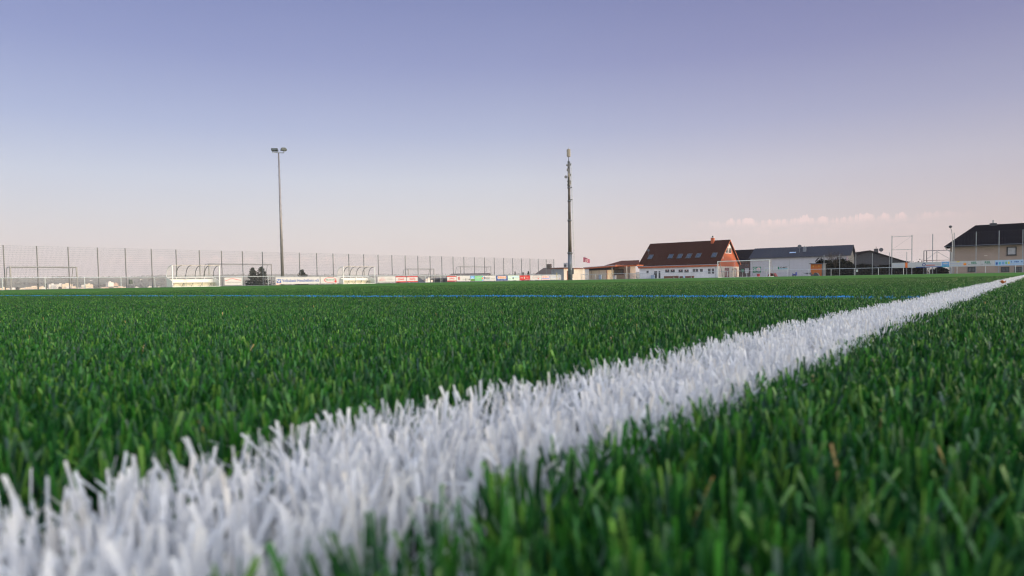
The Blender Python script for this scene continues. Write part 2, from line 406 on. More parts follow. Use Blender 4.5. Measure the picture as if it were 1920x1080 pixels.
# ------------------------------------------------------------------ turf fibres
def ribbons(name, pos, h, wd, yaw, lean, ldir, col, seg, m, twist=None):
    N = len(pos); K = seg+1
    t = np.linspace(0, 1, K)[None, :]
    bend = t**1.5
    zz = h[:, None]*t*np.sqrt(np.maximum(1-(lean[:, None]*t)**2*.45, .15))
    off = (h*lean)[:, None]*bend
    cx = pos[:, 0:1]+off*np.cos(ldir)[:, None]; cy = pos[:, 1:2]+off*np.sin(ldir)[:, None]
    tw = np.zeros(N) if twist is None else twist
    ya = yaw[:, None]+tw[:, None]*t
    wp = (wd[:, None]/2)*(1-.28*t**3)
    dx, dy = np.cos(ya)*wp, np.sin(ya)*wp
    tilt = (rng.uniform(-.25, .25, N)*wd)[:, None]*(t == 1)                # obliquely cut tips
    vs = np.empty((N, K, 2, 3), np.float32)
    vs[:, :, 0, 0] = cx-dx; vs[:, :, 0, 1] = cy-dy; vs[:, :, 0, 2] = zz-tilt
    vs[:, :, 1, 0] = cx+dx; vs[:, :, 1, 1] = cy+dy; vs[:, :, 1, 2] = zz+tilt
    base = (np.arange(N)*K*2)[:, None]+(np.arange(seg)*2)[None, :]
    q = np.stack([base, base+1, base+3, base+2], -1).reshape(-1, 4).astype(np.int32)
    me = bpy.data.meshes.new(name); nv = N*K*2; nf = len(q)
    me.vertices.add(nv); me.vertices.foreach_set('co', vs.ravel())
    me.loops.add(nf*4); me.loops.foreach_set('vertex_index', q.ravel())
    me.polygons.add(nf); me.polygons.foreach_set('loop_start', np.arange(0, nf*4, 4, dtype=np.int32))
    me.polygons.foreach_set('use_smooth', np.ones(nf, bool))
    me.update(calc_edges=True)
    at = me.attributes.new('fibre', 'FLOAT_COLOR', 'POINT')
    cc = np.ones((N, K*2, 4), np.float32); cc[:, :, :3] = col[:, None, :]
    at.data.foreach_set('color', cc.ravel())
    me.materials.append(m); o = bpy.data.objects.new(name, me); COL.objects.link(o); return o

def fibre_mat(name, rough, transl, spec):
    m = bpy.data.materials.new(name); m.use_nodes = True; t = m.node_tree; b = t.nodes['Principled BSDF']
    a = t.nodes.new('ShaderNodeAttribute'); a.attribute_name = 'fibre'
    t.links.new(a.outputs['Color'], b.inputs['Base Color']); b.inputs['Roughness'].default_value = rough
    b.inputs['Specular IOR Level'].default_value = spec
    tr = t.nodes.new('ShaderNodeBsdfTranslucent'); t.links.new(a.outputs['Color'], tr.inputs['Color'])
    mx = t.nodes.new('ShaderNodeMixShader'); mx.inputs[0].default_value = transl
    t.links.new(b.outputs[0], mx.inputs[1]); t.links.new(tr.outputs[0], mx.inputs[2])
    t.links.new(mx.outputs[0], t.nodes['Material Output'].inputs['Surface']); return m
M_GREEN = fibre_mat('green_turf_fibre', .38, .12, .4)
M_WHITE = fibre_mat('white_turf_fibre', .5, .3, .35)
M_BLUE = fibre_mat('blue_turf_fibre', .5, .2, .35)

R0 = 1.4; RHO0 = 105000; PEXP = 1.4; RMAX = 13.0
TUFT = 5
# radial sampling of tufts with density RHO0*(R0/r)^PEXP beyond R0
def sample(rho0, amin, amax, r_lo, r_hi):
    if r_hi <= R0:
        n = int(rho0/TUFT*(amax-amin)*(r_hi**2-r_lo**2)/2)
        r = np.sqrt(rng.uniform(r_lo**2, r_hi**2, n))
    else:
        k = 2-PEXP; n = int(rho0/TUFT*(amax-amin)*R0**PEXP*(r_hi**k-r_lo**k)/k)
        r = rng.uniform(r_lo**k, r_hi**k, n)**(1/k)
    a = rng.uniform(amin, amax, n)
    return np.column_stack([r*np.sin(a), r*np.cos(a)]), r
A = R(62)
zones = [(RHO0*.92, -A, A, 0.03, .55), (RHO0*.96, -A, A, .55, R0), (RHO0, -A, A, R0, 3.2), (RHO0, -R(47), R(47), 3.2, RMAX),
         (RHO0*.2, A, 2*math.pi-A, 0.03, 1.0)]
# the two painted lines (v measured to the left of the camera, u along the white line)
WV0, WV1 = .125, .235
BU0, BU1 = 1.905, 1.99
parts_pos = {'g': [], 'w': [], 'b': []}
for zi, z in enumerate(zones):
    p, r = sample(*z)
    us = p@np.array([U.x, U.y]); vs = p@np.array([V.x, V.y])
    wob = .004*np.sin(us*9)+.003*np.sin(us*31+1)
    isw = (vs > WV0+wob) & (vs < WV1+wob)
    isb = (us > BU0+.004*np.sin(vs*7)) & (us < BU1) & (vs > WV1) & ~isw
    for k, msk in (('g', ~isw & ~isb), ('w', isw), ('b', isb)):
        if k == 'b': msk = msk & (rng.random(len(p)) < np.where(vs < .40, .3, 1.0))
        if k == 'w': msk = msk & (rng.random(len(p)) < .72)
        parts_pos[k].append((zi, p[msk], r[msk]))
def fibres(kind, zi, p, r, seg):
    n = len(p)*TUFT
    if n == 0: return None
    tid = np.repeat(np.arange(len(p)), TUFT); rr_ = r[tid]
    scale = np.maximum(1, (rr_/R0))**(PEXP/2*1.0)
    ta = rng.uniform(0, 2*np.pi, n)
    pos = p[tid]+np.column_stack([np.cos(ta), np.sin(ta)])*(rng.uniform(.0005, .003, n)*scale)[:, None]
    if kind == 'w':
        h = .0392-np.abs(rng.normal(0, .0052, n))+rng.normal(0, .0008, n); lean = np.abs(rng.normal(.15, .30, n))
    else:
        h = .0382-np.abs(rng.normal(0, .0056, n))+rng.normal(0, .0009, n); lean = np.abs(rng.normal(.20, .26, n))
    tilt_t = rng.normal(0, .5, len(p))[tid]
    flop = rng.random(n) < .03; lean = np.where(flop, rng.uniform(.8, 1.3, n), lean); lean = np.clip(lean, 0, 1.3)
    h = np.clip(h, .017, .043)
    h = h*(1+.06*vnoise(pos[:, 0]*5, pos[:, 1]*5, 2))
    ldir = ta+rng.normal(0, .7, n)+tilt_t
    wd = np.where(rng.random(n) < .40, rng.normal(.0010, .0002, n), rng.normal(.00175, .0003, n))*scale
    yaw = rng.uniform(0, np.pi, n)
    tw = rng.normal(0, .3, n)
    if kind == 'g':
        k = rng.random(n)[:, None]; tk = rng.normal(0, 1, len(p))[tid][:, None]
        dark = np.array([.011, .074, .016]); mid = np.array([.034, .155, .018]); lite = np.array([.108, .240, .036])
        col = np.where(k < .45, dark, np.where(k < .85, mid, lite))*(1+.14*tk)
        blu = rng.random(n)[:, None]; col = np.where(blu < .06, np.array([.03, .075, .05]), col)
        tan = rng.random(n)[:, None]; col = np.where(tan < .0012, np.array([.36, .25, .10]), col)
        patch = 1+.10*vnoise(pos[:, 0]*2.2, pos[:, 1]*2.2, 5)[:, None]
        col = np.clip(col*patch*rng.uniform(.8, 1.2, (n, 1)), .004, .5)
        m = M_GREEN; nm = 'turf_grass'
    elif kind == 'w':
        col = np.array([.78, .78, .79])*rng.uniform(.88, 1.06, (n, 1))
        warm = rng.random(n)[:, None]; col = np.where(warm < .10, col*np.array([1.03, .98, .90]), col)
        m = M_WHITE; nm = 'white_line_fibres'
    else:
        col = np.array([.035, .30, .74])*rng.uniform(.75, 1.25, (n, 1)); m = M_BLUE; nm = 'blue_line_fibres'
    return ribbons(nm, pos, h, wd, yaw, lean, ldir, col, seg, m, tw)
SEG = {0: 4, 1: 3, 2: 2, 3: 1, 4: 2}
def join_stuff(kind, name, label, cat):
    obs = [o for zi, p, r in parts_pos[kind] for o in [fibres(kind, zi, p, r, SEG[zi])] if o]
    if len(obs) > 1:
        with bpy.context.temp_override(active_object=obs[0], selected_editable_objects=obs, object=obs[0], selected_objects=obs):
            bpy.ops.object.join()
    o = obs[0]; o.name = name; tag(o, label, cat, kind='stuff'); return o
join_stuff('g', 'turf_grass', 'dense short green artificial turf fibres covering the pitch', 'turf')
join_stuff('w', 'white_line_turf', 'shaggy white turf fibres of the wide boundary line', 'pitch line')
join_stuff('b', 'blue_line_turf', 'thin blue turf fibres of the line crossing the pitch', 'pitch line')

# far markings, thin sheets woven into the turf surface
def far_line(u0, v0, u1, v1, wd, m, name):
    a = uv(u0, v0); bb = uv(u1, v1); d = (bb-a).normalized(); n = Vector((-d.y, d.x, 0))*wd/2
    k = 24; mb = MB(); vs = []; fs = []
    for i in range(k+1):
        p = a+(bb-a)*i/k
        for s in (-1, 1):
            q = p+n*s; vs.append((q.x, q.y, float(ground_z(np.array(q.x), np.array(q.y)))+.006))
    for i in range(k): fs.append((2*i, 2*i+1, 2*i+3, 2*i+2))
    mb.add(vs, fs); return structure(mb.build(name, m))
line_white = mat('far_white_line', (.6, .62, .62), .8, .15, 6); line_blue = mat('far_blue_line', (.06, .2, .5), .8, .2, 6)
far_line(8, 64.5, 98, 64.5, .13, line_white, 'far_touchline')
far_line(52, 18, 52, 64, .13, line_white, 'halfway_line')
far_line(30, 20, 30, 62, .1, line_blue, 'blue_side_line')
far_line(98, 1, 98, 64.5, .13, line_white, 'far_goal_line')
# the white and blue lines go on past the reach of the single fibres
far_line(RMAX-1.0, (WV0+WV1)/2, 98, (WV0+WV1)/2, .11, line_white, 'near_touchline')

# leaf on the white line
def leaf():
    t = thing('fallen_leaf', 'small dry orange leaf lying on the white line far right', 'leaf', uv(4.05, .14, .036), R(20))
    mb = MB(); n = 8; vs = []; fs = []
    for i in range(n+1):
        x = -.016+.032*i/n; wv = .010*math.sin(math.pi*i/n)**.7+.0004; zc = .006+.006*math.cos(i*1.1)
        vs += [(x, -wv, zc+.006), (x, 0, zc), (x, wv, zc+.007)]
    for i in range(n): fs += [(3*i, 3*i+1, 3*i+4, 3*i+3), (3*i+1, 3*i+2, 3*i+5, 3*i+4)]
    mb.add(vs, fs); mb.build('blade', mat('dry_leaf', (.45, .13, .03), .7, .3, 60), t)
    MB().tube([(-.016, 0, .011), (-.022, .001, .012), (-.027, .003, .016)], .0007, 5).build('stalk', bark, t)
leaf()

# ------------------------------------------------------------------ fences and rails
def mesh_panel(w, z0, z1, dx, dz, r):
    mb = MB(); nx = max(1, round(w/dx)); nz = max(1, round((z1-z0)/dz))
    for i in range(nx+1): mb.bar((w*i/nx, 0, z0), (w*i/nx, 0, z1), r)
    for j in range(nz+1): mb.bar((0, -r, z0+(z1-z0)*j/nz), (w, -r, z0+(z1-z0)*j/nz), r*1.6)
    return mb
def fence(name, label, cat, org, rz, n, w, H, dx, dz, r, pr, pm, wm, z0=.05, skip=(), extra=0.0):
    t = thing(name, label, cat, org, rz)
    pmesh = mesh_panel(w-pr*2, z0, H-.03, dx, dz, r)
    first = None; p0 = None
    for i in range(n+1):
        if p0 is None:
            p0 = B(-pr, pr, -pr, pr, -.5, H+extra).build('post', pm, t); o = p0
        else:
            o = p0.copy(); COL.objects.link(o); o.parent = t
        o.location = (i*w, 0, 0)
        if i < n and i not in skip:
            if first is None: first = pmesh.build('mesh_panel', wm, t); q = first
            else: q = first.copy(); COL.objects.link(q); q.parent = t
            q.location = (i*w+pr, 0, 0)
    return t
u_first = on_v(10, 71.7)
fence('ball_stop_fence', 'tall grey wire mesh fence behind the dugouts and ad boards on the left', 'fence',
      uv(u_first-2.5*3, 71.7), RZ_T, 37, 2.5, 4.0, .10, .2, .0048, .038, fence_green, fence_green)
def rail(name, label, org, rz, n, w, H, mesh=None):
    t = thing(name, label, 'railing', org, rz)
    MB().tube([(0, 0, H), (n*w, 0, H)], .03, 8).build('rail', light_steel, t)
    p0 = None
    for i in range(n+1):
        if p0 is None: p0 = MB().tube([(0, 0, -.3), (0, 0, H)], .035, 8).build('post', light_steel, t); o = p0
        else: o = p0.copy(); COL.objects.link(o); o.parent = t
        o.location = (i*w, 0, 0)
    if mesh:
        q0 = None
        for i in range(n):
            if q0 is None: q0 = mesh_panel(w-.08, .08, H-.08, .2, .2, .004).build('mesh_infill', fence_green, t); q = q0
            else: q = q0.copy(); COL.objects.link(q); q.parent = t
            q.location = (i*w+.04, 0, 0)
    return t
ua = on_v(5, 66.6)
rail('spectator_railing', 'galvanised tube railing along the far touchline carrying the ad boards', uv(ua-9, 66.6), RZ_T, 30, 3.0, 1.03)
vb = on_u(1090, 103)
rail('pitch_railing', 'grey tube railing with mesh in front of the clubhouse and beige house', uv(103, vb), RZ_E, 24, 3.0, 1.0, True)
# ball net posts behind the goal end
va = on_u(1346, 105)
fence('low_mesh_fence', 'thin wire fence behind the goal in front of the white hall', 'fence', uv(105, va), RZ_E, 5, (va-on_u(1517, 105))/5, 2.45, .12, .4, .003, .03, grey_steel, grey_steel)
va = on_u(1545, 105)
fence('hedge_side_fence', 'tall thin wire fence with pale posts in front of the dark hedge', 'fence', uv(105, va), RZ_E, 5, (va-on_u(1700, 105))/5, 3.1, .12, .4, .0022, .03, grey_steel, fence_green)
va = on_u(1672, 105.4)
t = fence('ball_catch_net', 'highest ball catch net on tall posts in front of the beige house', 'fence', uv(105.4, va), RZ_E, 10, 2.4, 5.4, .15, .9, .0018, .045, grey_steel, grey_steel, z0=1.6, skip=(0,))
fr = MB()
for z in (5.25, 3.45): fr.bar((0, 0, z), (2.4, 0, z), .05)
fr.bar((.05, 0, 3.5), (2.3, 0, 5.2), .015); fr.build('brace', grey_steel, t)

# ------------------------------------------------------------------ goals
net_m = mat('goal_net', (.35, .35, .36), .9, .1)
def goal(name, label, org, rz, w, h, m, top=.9, bot=1.6, netcol=None, group=None, wheels=False, nr=.0022):
    """posts + crossbar on the facade line, stanchions running back (+y)"""
    t = thing(name, label, 'goal', org, rz, group)
    r = .06
    for x in (0, w): MB().tube([(x, 0, 0), (x, 0, h)], r, 10).build('goal_post', m, t)
    MB().tube([(-r, 0, h), (w+r, 0, h)], r, 10).build('crossbar', m, t)
    for x in (0, w):
        MB().tube([(x, 0, h), (x, top*.8, h), (x, top, h-.08), (x, bot, .05)], .03, 8).build('stanchion', m if netcol is None else grey_steel, t)
    gf_ = MB().tube([(0, 0, .05), (0, bot, .05), (w, bot, .05), (w, 0, .05)], .03, 8); gf_.build('ground_frame', m, t)
    nb_ = MB(); nx = int(w/.2); nz = int(h/.2)
    for i in range(nx+1):
        x = w*i/nx; nb_.bar((x, top*.9, h-.06-.12*math.sin(math.pi*i/nx)), (x, bot-.05, .06), nr)
        nb_.bar((x, .02, h-.03), (x, top*.9, h-.06-.12*math.sin(math.pi*i/nx)), nr)
    for j in range(nz+1):
        f = j/nz; yy = bot-.05+(top*.9-bot+.05)*f; zz = .06+(h-.12)*f
        nb_.bar((0, yy, zz), (w, yy, zz), nr)
        for x in (0, w): nb_.bar((x, .03, zz), (x, yy, zz), nr)
    for k in range(1, 5):
        for x in (0, w): nb_.bar((x, top*k/5, .06), (x, top*k/5, h-.05), nr)
    pts = [(w*i/12, top*.5, h-.05-.16*math.sin(math.pi*i/12)) for i in range(13)]
    nb_.tube(pts, .008, 4)
    nb_.build('net', netcol or net_m, t)
    if wheels:
        for x in (.9, w-.9):
            MB().disc((x, bot-.05, .14), .14, (0, 1, 0), .06, 14).build('wheel', dark_steel, t)
    return t
def goal_v(px0, px1, v, h, label, wheels=False):
    u0, u1 = on_v(px0, v), on_v(px1, v)
    return goal('football_goal', label, uv(u0, v), RZ_T, u1-u0, h, grey_goal, group='portable goals by the mesh fence', wheels=wheels)
grey_goal = mat('grey_aluminium_goal', (.30, .295, .29), .4, .1, metal=.2)
goal_v(21, 145, 70.4, 2.05, 'small portable goal at the far left end of the mesh fence', True)
goal_v(393, 510, 74.2, 2.60, 'large portable goal in front of the twin spruces behind the left dugout')
goal_v(766, 814, 73.0, 2.10, 'small portable goal behind the red and white SWG boards')
goal_v(864, 921, 74.5, 2.55, 'large portable goal behind the green and emblem boards, before the barn')
vg0, vg1 = on_u(1346, 98), on_u(1443, 98)
red_net = mat('reddish_net', (.42, .20, .22), .9, .1)
goal('pitch_goal', 'white match goal with reddish net between orange gable and white hall', uv(98, vg0), RZ_E, vg0-vg1, 2.44, white_steel, netcol=red_net, top=.8, bot=2.0, nr=.0035)

# ------------------------------------------------------------------ dugouts
poly = mat('yellowed_polycarbonate', (.78, .76, .62), .25, .08, spec=.5, alpha=.13)
cream_panel = wave_mat('cream_board_panel', (.72, .69, .62), (.80, .78, .72), 2.2, 'X', .6, .25)
def dugout(label, px0, px1, v):
    u0, u1 = on_v(px0, v), on_v(px1, v); Lg = u1-u0; D = 1.35
    t = thing('dugout', label, 'dugout', uv(u0, v), RZ_T, 'team dugouts on the far touchline')
    def arc(x):
        return [(x, .0, 2.12), (x, .25, 2.13), (x, .55, 2.06), (x, .85, 1.88), (x, 1.08, 1.60), (x, 1.2, 1.25), (x, 1.25, .95)]
    for x in (0, Lg): MB().bar((x, 0, 0), (x, 0, 2.14), .075).build('front_post', white_steel, t)
    n = 5
    for i in range(n+1):
        x = Lg*i/n; MB().tube(arc(x), .035, 6).build('curved_rib', dark_steel if i else white_steel, t)
    MB().bar((0, 0, 2.15), (Lg, 0, 2.15), .04, .035).build('front_beam', plaster_cream, t)
    pm = MB(); a = arc(0); vs = []; fs = []
    for q in a: vs += [(0, q[1]+.04, q[2]+.03), (Lg, q[1]+.04, q[2]+.03)]
    for i in range(len(a)-1): fs.append((2*i, 2*i+1, 2*i+3, 2*i+2))
    pm.add(vs, fs); pm.build('roof_sheet', poly, t)
    B(0.05, Lg-.05, 1.22, 1.28, .05, .80).build('back_wall', cream_panel, t)
    bm = MB(); bm.bar((0, 1.2, .98), (Lg, 1.2, .98), .08, .09)
    for i in range(n+1): bm.bar((Lg*i/n, 1.2, .8), (Lg*i/n, 1.2, .95), .05)
    bm.build('back_rail', white_steel, t)
    for x in (0, Lg):
        MB().prism([(x-.02, .05, .05), (x-.02, 1.2, .05), (x-.02, 1.2, .95), (x-.02, .75, .85), (x-.02, .05, .62)], (.04, 0, 0)).build('side_panel', cream_panel, t)
    s = MB().box(.06, Lg-.06, .72, 1.15, .46, .51); s.build('bench_seat', cream_panel, t)
    for i in range(n):
        x = Lg*(i+.5)/n
        br = MB(); br.bar((x, .75, .45), (x, 1.18, .05), .035); br.bar((x, .75, .45), (x, .78, .05), .03); br.build('bracket', grey_steel, t)
    B(0, Lg, -.05, .05, .0, .07).build('sill', white_steel, t)
dugout('white dugout with curved clear roof left of the twin spruces', 324, 412, 65.6)
dugout('white dugout with curved clear roof right of the blue lettered bank board', 644, 703, 65.9)

# ------------------------------------------------------------------ ad boards
PAL = {}
def pc(name, rgb): return mat('print_'+name, s2l(rgb), .5, .06, 4)
P = {k: pc(k, v) for k, v in dict(white=(188, 187, 190), red=(188, 52, 58), crimson=(178, 36, 42), blue=(38, 85, 160), navy=(38, 66, 130), orange=(236, 120, 40),
     green=(112, 178, 132), dgreen=(35, 125, 95), sky=(110, 160, 210), lblue=(165, 190, 220), grey=(150, 150, 150), dark=(50, 50, 55), pale=(185, 205, 195),
     yellow=(225, 205, 70), teal=(70, 165, 190), lawn=(85, 125, 60), pink=(238, 190, 185), peri=(110, 130, 200)).items()}
def board(px0, px1, label, base, decor, z0=.15, z1=.93, line='v', at=66.45, frame=True, name='ad_board'):
    if line == 'v':
        a, b_ = on_v(px0, at), on_v(px1, at); org = uv(a, at); rz = RZ_T; W = b_-a
    else:
        a, b_ = on_u(px0, at), on_u(px1, at); org = uv(at, a); rz = RZ_E; W = a-b_
    t = thing(name, label, 'ad board', org, rz, 'ad boards on the railing' if line == 'v' else 'ad boards by the goal end')
    bo = B(0.01, W-.01, 0, .02, z0, z1).build('panel', P[base], t)
    H = z1-z0
    lay = 0
    for d in decor:
        k = d[0]; lay += 1; y = -.0015*lay
        if k == 'r': B(.01+d[1]*(W-.02), .01+d[2]*(W-.02), y-.003, 0, z0+d[3]*H, z0+d[4]*H).build(d[6] if len(d) > 6 else 'stripe', P[d[5]], t)
        elif k == 't': text_mesh(d[1], d[2]*W, d[3]*W, z0+d[4]*H, z0+d[5]*H, y-.003, .004, d[7] if len(d) > 7 else .01).build('lettering', P[d[6]], t)
        elif k == 's': scribble(d[1]*W, d[2]*W, z0+d[3]*H, z0+d[4]*H, y-.003, .004).build('small_print', P[d[5]], t)
        elif k == 'o': MB().disc((d[1]*W, y-.001, z0+d[2]*H), d[3]*H, (0, -1, 0), .003, 20).build('emblem', P[d[4]], t)
        elif k == 'ring': MB().disc((d[1]*W, y-.001, z0+d[2]*H), d[3]*H, (0, -1, 0), .003, 24, d[3]*H*d[6], None if len(d) < 8 else d[7]*W).build('emblem', P[d[4]], t)
        elif k == 'p': MB().prism([(q[0]*W, y-.003, z0+q[1]*H) for q in d[1]], (0, .003, 0)).build(d[3] if len(d) > 3 else 'emblem', P[d[2]], t)
        elif k == 'arc':
            pts = [(q[0]*W, y-.003, z0+q[1]*H) for q in d[1]]; m = MB()
            for p_, q_ in zip(pts[:-1], pts[1:]): m.bar(p_, q_, .006, d[3]*H, up=(0, 0, 1))
            m.build('emblem', P[d[2]], t)
    return t
board(421, 454, 'small white board with a red car outline beside the left dugout', 'white',
      [('arc', [(.04, .58), (.2, .66), (.33, .82), (.5, .86), (.64, .76), (.84, .66), (.95, .62)], 'red', .055), ('s', .08, .95, .30, .44, 'grey')])
board(517, 600, 'long white board with blue bank lettering and blue square logo', 'white',
      [('r', .02, .115, .18, .72, 'blue', 'emblem'), ('p', [(.03, .66), (.045, .66), (.068, .42), (.09, .66), (.105, .66), (.105, .56), (.072, .24), (.064, .24), (.03, .56)], 'white'),
       ('r', .02, .05, .10, .17, 'orange', 'emblem'), ('r', .085, .115, .10, .17, 'orange', 'emblem'),
       ('t', 'Volksbank Heuchelheim eG', .14, .975, .30, .72, 'blue', .012)])
board(601, 639, 'white board with a red ellipse between bank board and right dugout', 'white',
      [('ring', .48, .52, .42, 'red', 0, .88, .3), ('s', .22, .72, .46, .66, 'dgreen'), ('o', .74, .3, .2, 'red')])
board(708, 741.5, 'white board with red lettering right of the second dugout', 'white',
      [('s', .10, .42, .68, .84, 'red'), ('s', .06, .45, .34, .55, 'red'), ('s', .55, .80, .68, .80, 'grey'), ('s', .52, .86, .44, .56, 'grey'), ('r', 0, 1, .10, .16, 'grey')])
for i, (a, b_, lb) in enumerate(((742, 762.3, 'red and white SWG board beside the white board with red lettering'), (763, 783.5, 'red and white SWG board directly left of the dark gabled house'),
                 (838.5, 856, 'red and white SWG board beside the round emblem board'))):
    board(a, b_, lb, 'white', [('r', 0, 1, .84, 1, 'crimson'), ('r', 0, 1, 0, .17, 'crimson'), ('t', 'SWG', .24, .76, .36, .66, 'red', .03)])
board(856.3, 882, 'white board with a round red emblem and small black figures', 'white',
      [('ring', .17, .56, .30, 'crimson', 0, .55), ('o', .17, .56, .1, 'dark'), ('s', .42, .6, .2, .4, 'grey'), ('r', .64, .70, .12, .5, 'dark', 'picture'), ('r', .77, .80, .2, .5, 'grey', 'picture'), ('r', .87, .95, .2, .44, 'dark', 'picture')])
board(882.3, 890, 'small picture board of blue sky over a green lawn', 'sky', [('r', 0, 1, 0, .42, 'lawn', 'picture'), ('p', [(0, .42), (.45, .72), (1, .42)], 'lblue')])
board(890.3, 906, 'pale green board with a coloured stripe at its right edge', 'green', [('r', .86, 1, .66, 1, 'teal'), ('r', .86, 1, .33, .66, 'orange'), ('r', .86, 1, 0, .33, 'sky'), ('s', .12, .74, .62, .74, 'white'), ('s', .12, .6, .38, .48, 'white')])
board(906.3, 930, 'white board with grey and teal lettering between green and blue boards', 'white',
      [('r', .06, .11, .3, .85, 'navy', 'emblem'), ('s', .12, .56, .42, .74, 'dark'), ('s', .2, .55, .18, .3, 'teal'), ('s', .62, .96, .3, .55, 'grey')])
board(930.3, 952, 'navy board with orange RINN lettering on a white field', 'navy',
      [('r', .12, .88, .36, .9, 'white', 'field'), ('t', 'RINN', .17, .83, .44, .83, 'orange', .03), ('s', .15, .85, .1, .24, 'lblue')])
board(952.3, 974, 'pale grey green board with a small black square', 'pale',
      [('o', .22, .74, .13, 'white'), ('r', .40, .50, .28, .64, 'dark', 'picture'), ('s', .06, .3, .3, .42, 'teal'), ('s', .6, .92, .4, .54, 'white'), ('r', .3, .95, .62, .8, 'lblue')])
board(974.3, 994, 'solid red board with white lettering in the middle of the row', 'crimson',
      [('s', .04, .3, .42, .66, 'white'), ('r', .42, .48, .3, .72, 'pale'), ('s', .54, .8, .56, .66, 'pink'), ('s', .54, .95, .16, .28, 'white')])
board(994.3, 1015, 'white board with a thin red swoosh right of the solid red board', 'white',
      [('ring', .52, .56, .34, 'red', 0, .92, .3), ('s', .3, .74, .5, .64, 'grey'), ('r', .68, .76, .18, .46, 'red', 'emblem')])
board(1015.3, 1032, 'white board with pink block lettering and a blue bow', 'white',
      [('r', .08, .66, .4, .86, 'pink', 'field'), ('s', .1, .64, .5, .8, 'red'), ('r', .05, .86, .22, .36, 'peri'), ('o', .82, .6, .3, 'peri'), ('o', .78, .6, .2, 'pink'), ('r', .05, .9, .05, .14, 'pink')])
board(1032.3, 1052.5, 'white board with faint blue script at the end of the row', 'white',
      [('s', .08, .9, .56, .7, 'peri'), ('r', .05, .6, .40, .45, 'lblue'), ('o', .85, .26, .1, 'crimson')])
# by the goal end, on top of the railing
ez = dict(z0=.92, z1=1.62, line='u', at=102.9)
board(1672, 1697, 'plain white board at the left end of the raised row', 'white', [('s', .2, .85, .62, .72, 'lblue'), ('s', .2, .8, .3, .38, 'lblue')], **ez)
board(1697, 1701.5, 'narrow orange board between two white boards on the raised row', 'orange', [('r', .1, .9, .08, .14, 'crimson'), ('r', .1, .9, .86, .92, 'crimson')], **ez)
board(1701.5, 1765, 'long white board with a round blue emblem and red line', 'white',
      [('ring', .49, .52, .30, 'navy', 0, .6), ('s', .56, .82, .60, .78, 'lblue'), ('r', .55, .82, .32, .46, 'red'), ('r', .25, 1, 0, .13, 'blue'), ('s', .86, .96, .4, .5, 'grey')], **ez)
board(1765, 1780, 'bright blue picture board on the raised row', 'sky', [('p', [(.0, .1), (.4, .3), (.8, .15), (1, .3), (1, 0), (0, 0)], 'teal'), ('p', [(.1, .6), (.5, .8), (.9, .6), (.5, .5)], 'white'), ('s', .3, .8, .1, .25, 'navy')], **ez)
board(1780, 1813, 'white board with a yellow cap and an orange sun', 'white',
      [('p', [(.36, .82), (.44, .98), (.54, .98), (.62, .82)], 'yellow'), ('s', .05, .78, .56, .66, 'peri'), ('s', .06, .74, .18, .28, 'lblue'), ('o', .88, .44, .24, 'orange'), ('o', .88, .5, .1, 'yellow')], **ez)
board(1813, 1838, 'white board with green REIL lettering beside the orange sun board', 'white', [('t', 'REIL', .32, .74, .44, .84, 'dgreen', .03), ('s', .3, .76, .24, .34, 'grey'), ('s', .1, .26, .3, .42, 'dark')], **ez)
board(1838, 1865, 'white board with green REIL lettering beside the light blue board', 'white', [('t', 'REIL', .30, .72, .44, .86, 'dgreen', .03), ('s', .28, .74, .24, .34, 'grey'), ('s', .06, .22, .3, .42, 'dark')], **ez)
board(1865, 1919, 'light blue board with coloured squares and blue lettering', 'lblue',
      [('r', .03, .10, .2, .62, 'blue', 'picture'), ('r', .14, .21, .22, .64, 'teal', 'picture'), ('r', .25, .33, .24, .66, 'sky', 'picture'), ('r', .37, .43, .26, .68, 'green', 'picture'),
       ('r', .46, .52, .28, .7, 'yellow', 'picture'), ('s', .57, .95, .52, .82, 'blue'), ('s', .57, .93, .28, .38, 'white')], **ez)
# signs in front of the hall
board(1410.5, 1427, 'green board with two pale round emblems on the white hall', 'dgreen', [('ring', .28, .56, .34, 'white', 0, .72), ('o', .28, .56, .16, 'pale'), ('o', .72, .56, .36, 'white'), ('ring', .72, .56, .26, 'pink', 0, .6), ('s', .35, .92, .08, .17, 'pale')],
      z0=.70, z1=1.62, line='u', at=106, name='emblem_board')
board(1433, 1457.5, 'pale banner with faint grey lettering behind the white goal', 'pale', [('r', 0, 1, .5, .98, 'white', 'field'), ('s', .05, .9, .66, .84, 'lblue'), ('r', 0, 1, .02, .46, 'white', 'field'), ('o', .14, .3, .14, 'dgreen')], z0=.75, z1=1.55, line='u', at=104.4)
board(1458, 1478.5, 'pale banner with green SCHMITT lettering right of the white goal', 'white', [('r', .02, .14, .5, .95, 'dgreen', 'emblem'), ('t', 'SCHMITT', .22, .88, .66, .94, 'dark', .02), ('r', .14, .92, .48, .6, 'teal')], z0=.75, z1=1.55, line='u', at=104.4)
def post_sign(px, wpx, z0, z1, label, m, at, decor=None):
    v0 = on_u(px-wpx/2, at); v1 = on_u(px+wpx/2, at); W = v0-v1
    t = thing('notice_sign', label, 'sign', uv(at, v0), RZ_E)
    B(0, W, -.02, .02, z0, z1).build('panel', P[m], t)
    MB().tube([(W/2, .05, 0), (W/2, .05, z1-.1)], .035, 8).build('post', light_steel, t)
    if decor:
        scribble(W*.12, W*.88, z0+(z1-z0)*.7, z0+(z1-z0)*.78, -.022).build('small_print', P[decor], t)
        scribble(W*.12, W*.7, z0+(z1-z0)*.35, z0+(z1-z0)*.41, -.022).build('small_print', P[decor], t)
post_sign(1400.3, 6.8, .65, 1.42, 'white notice sign on a post before the dark brick house', 'white', 106.5, 'grey')
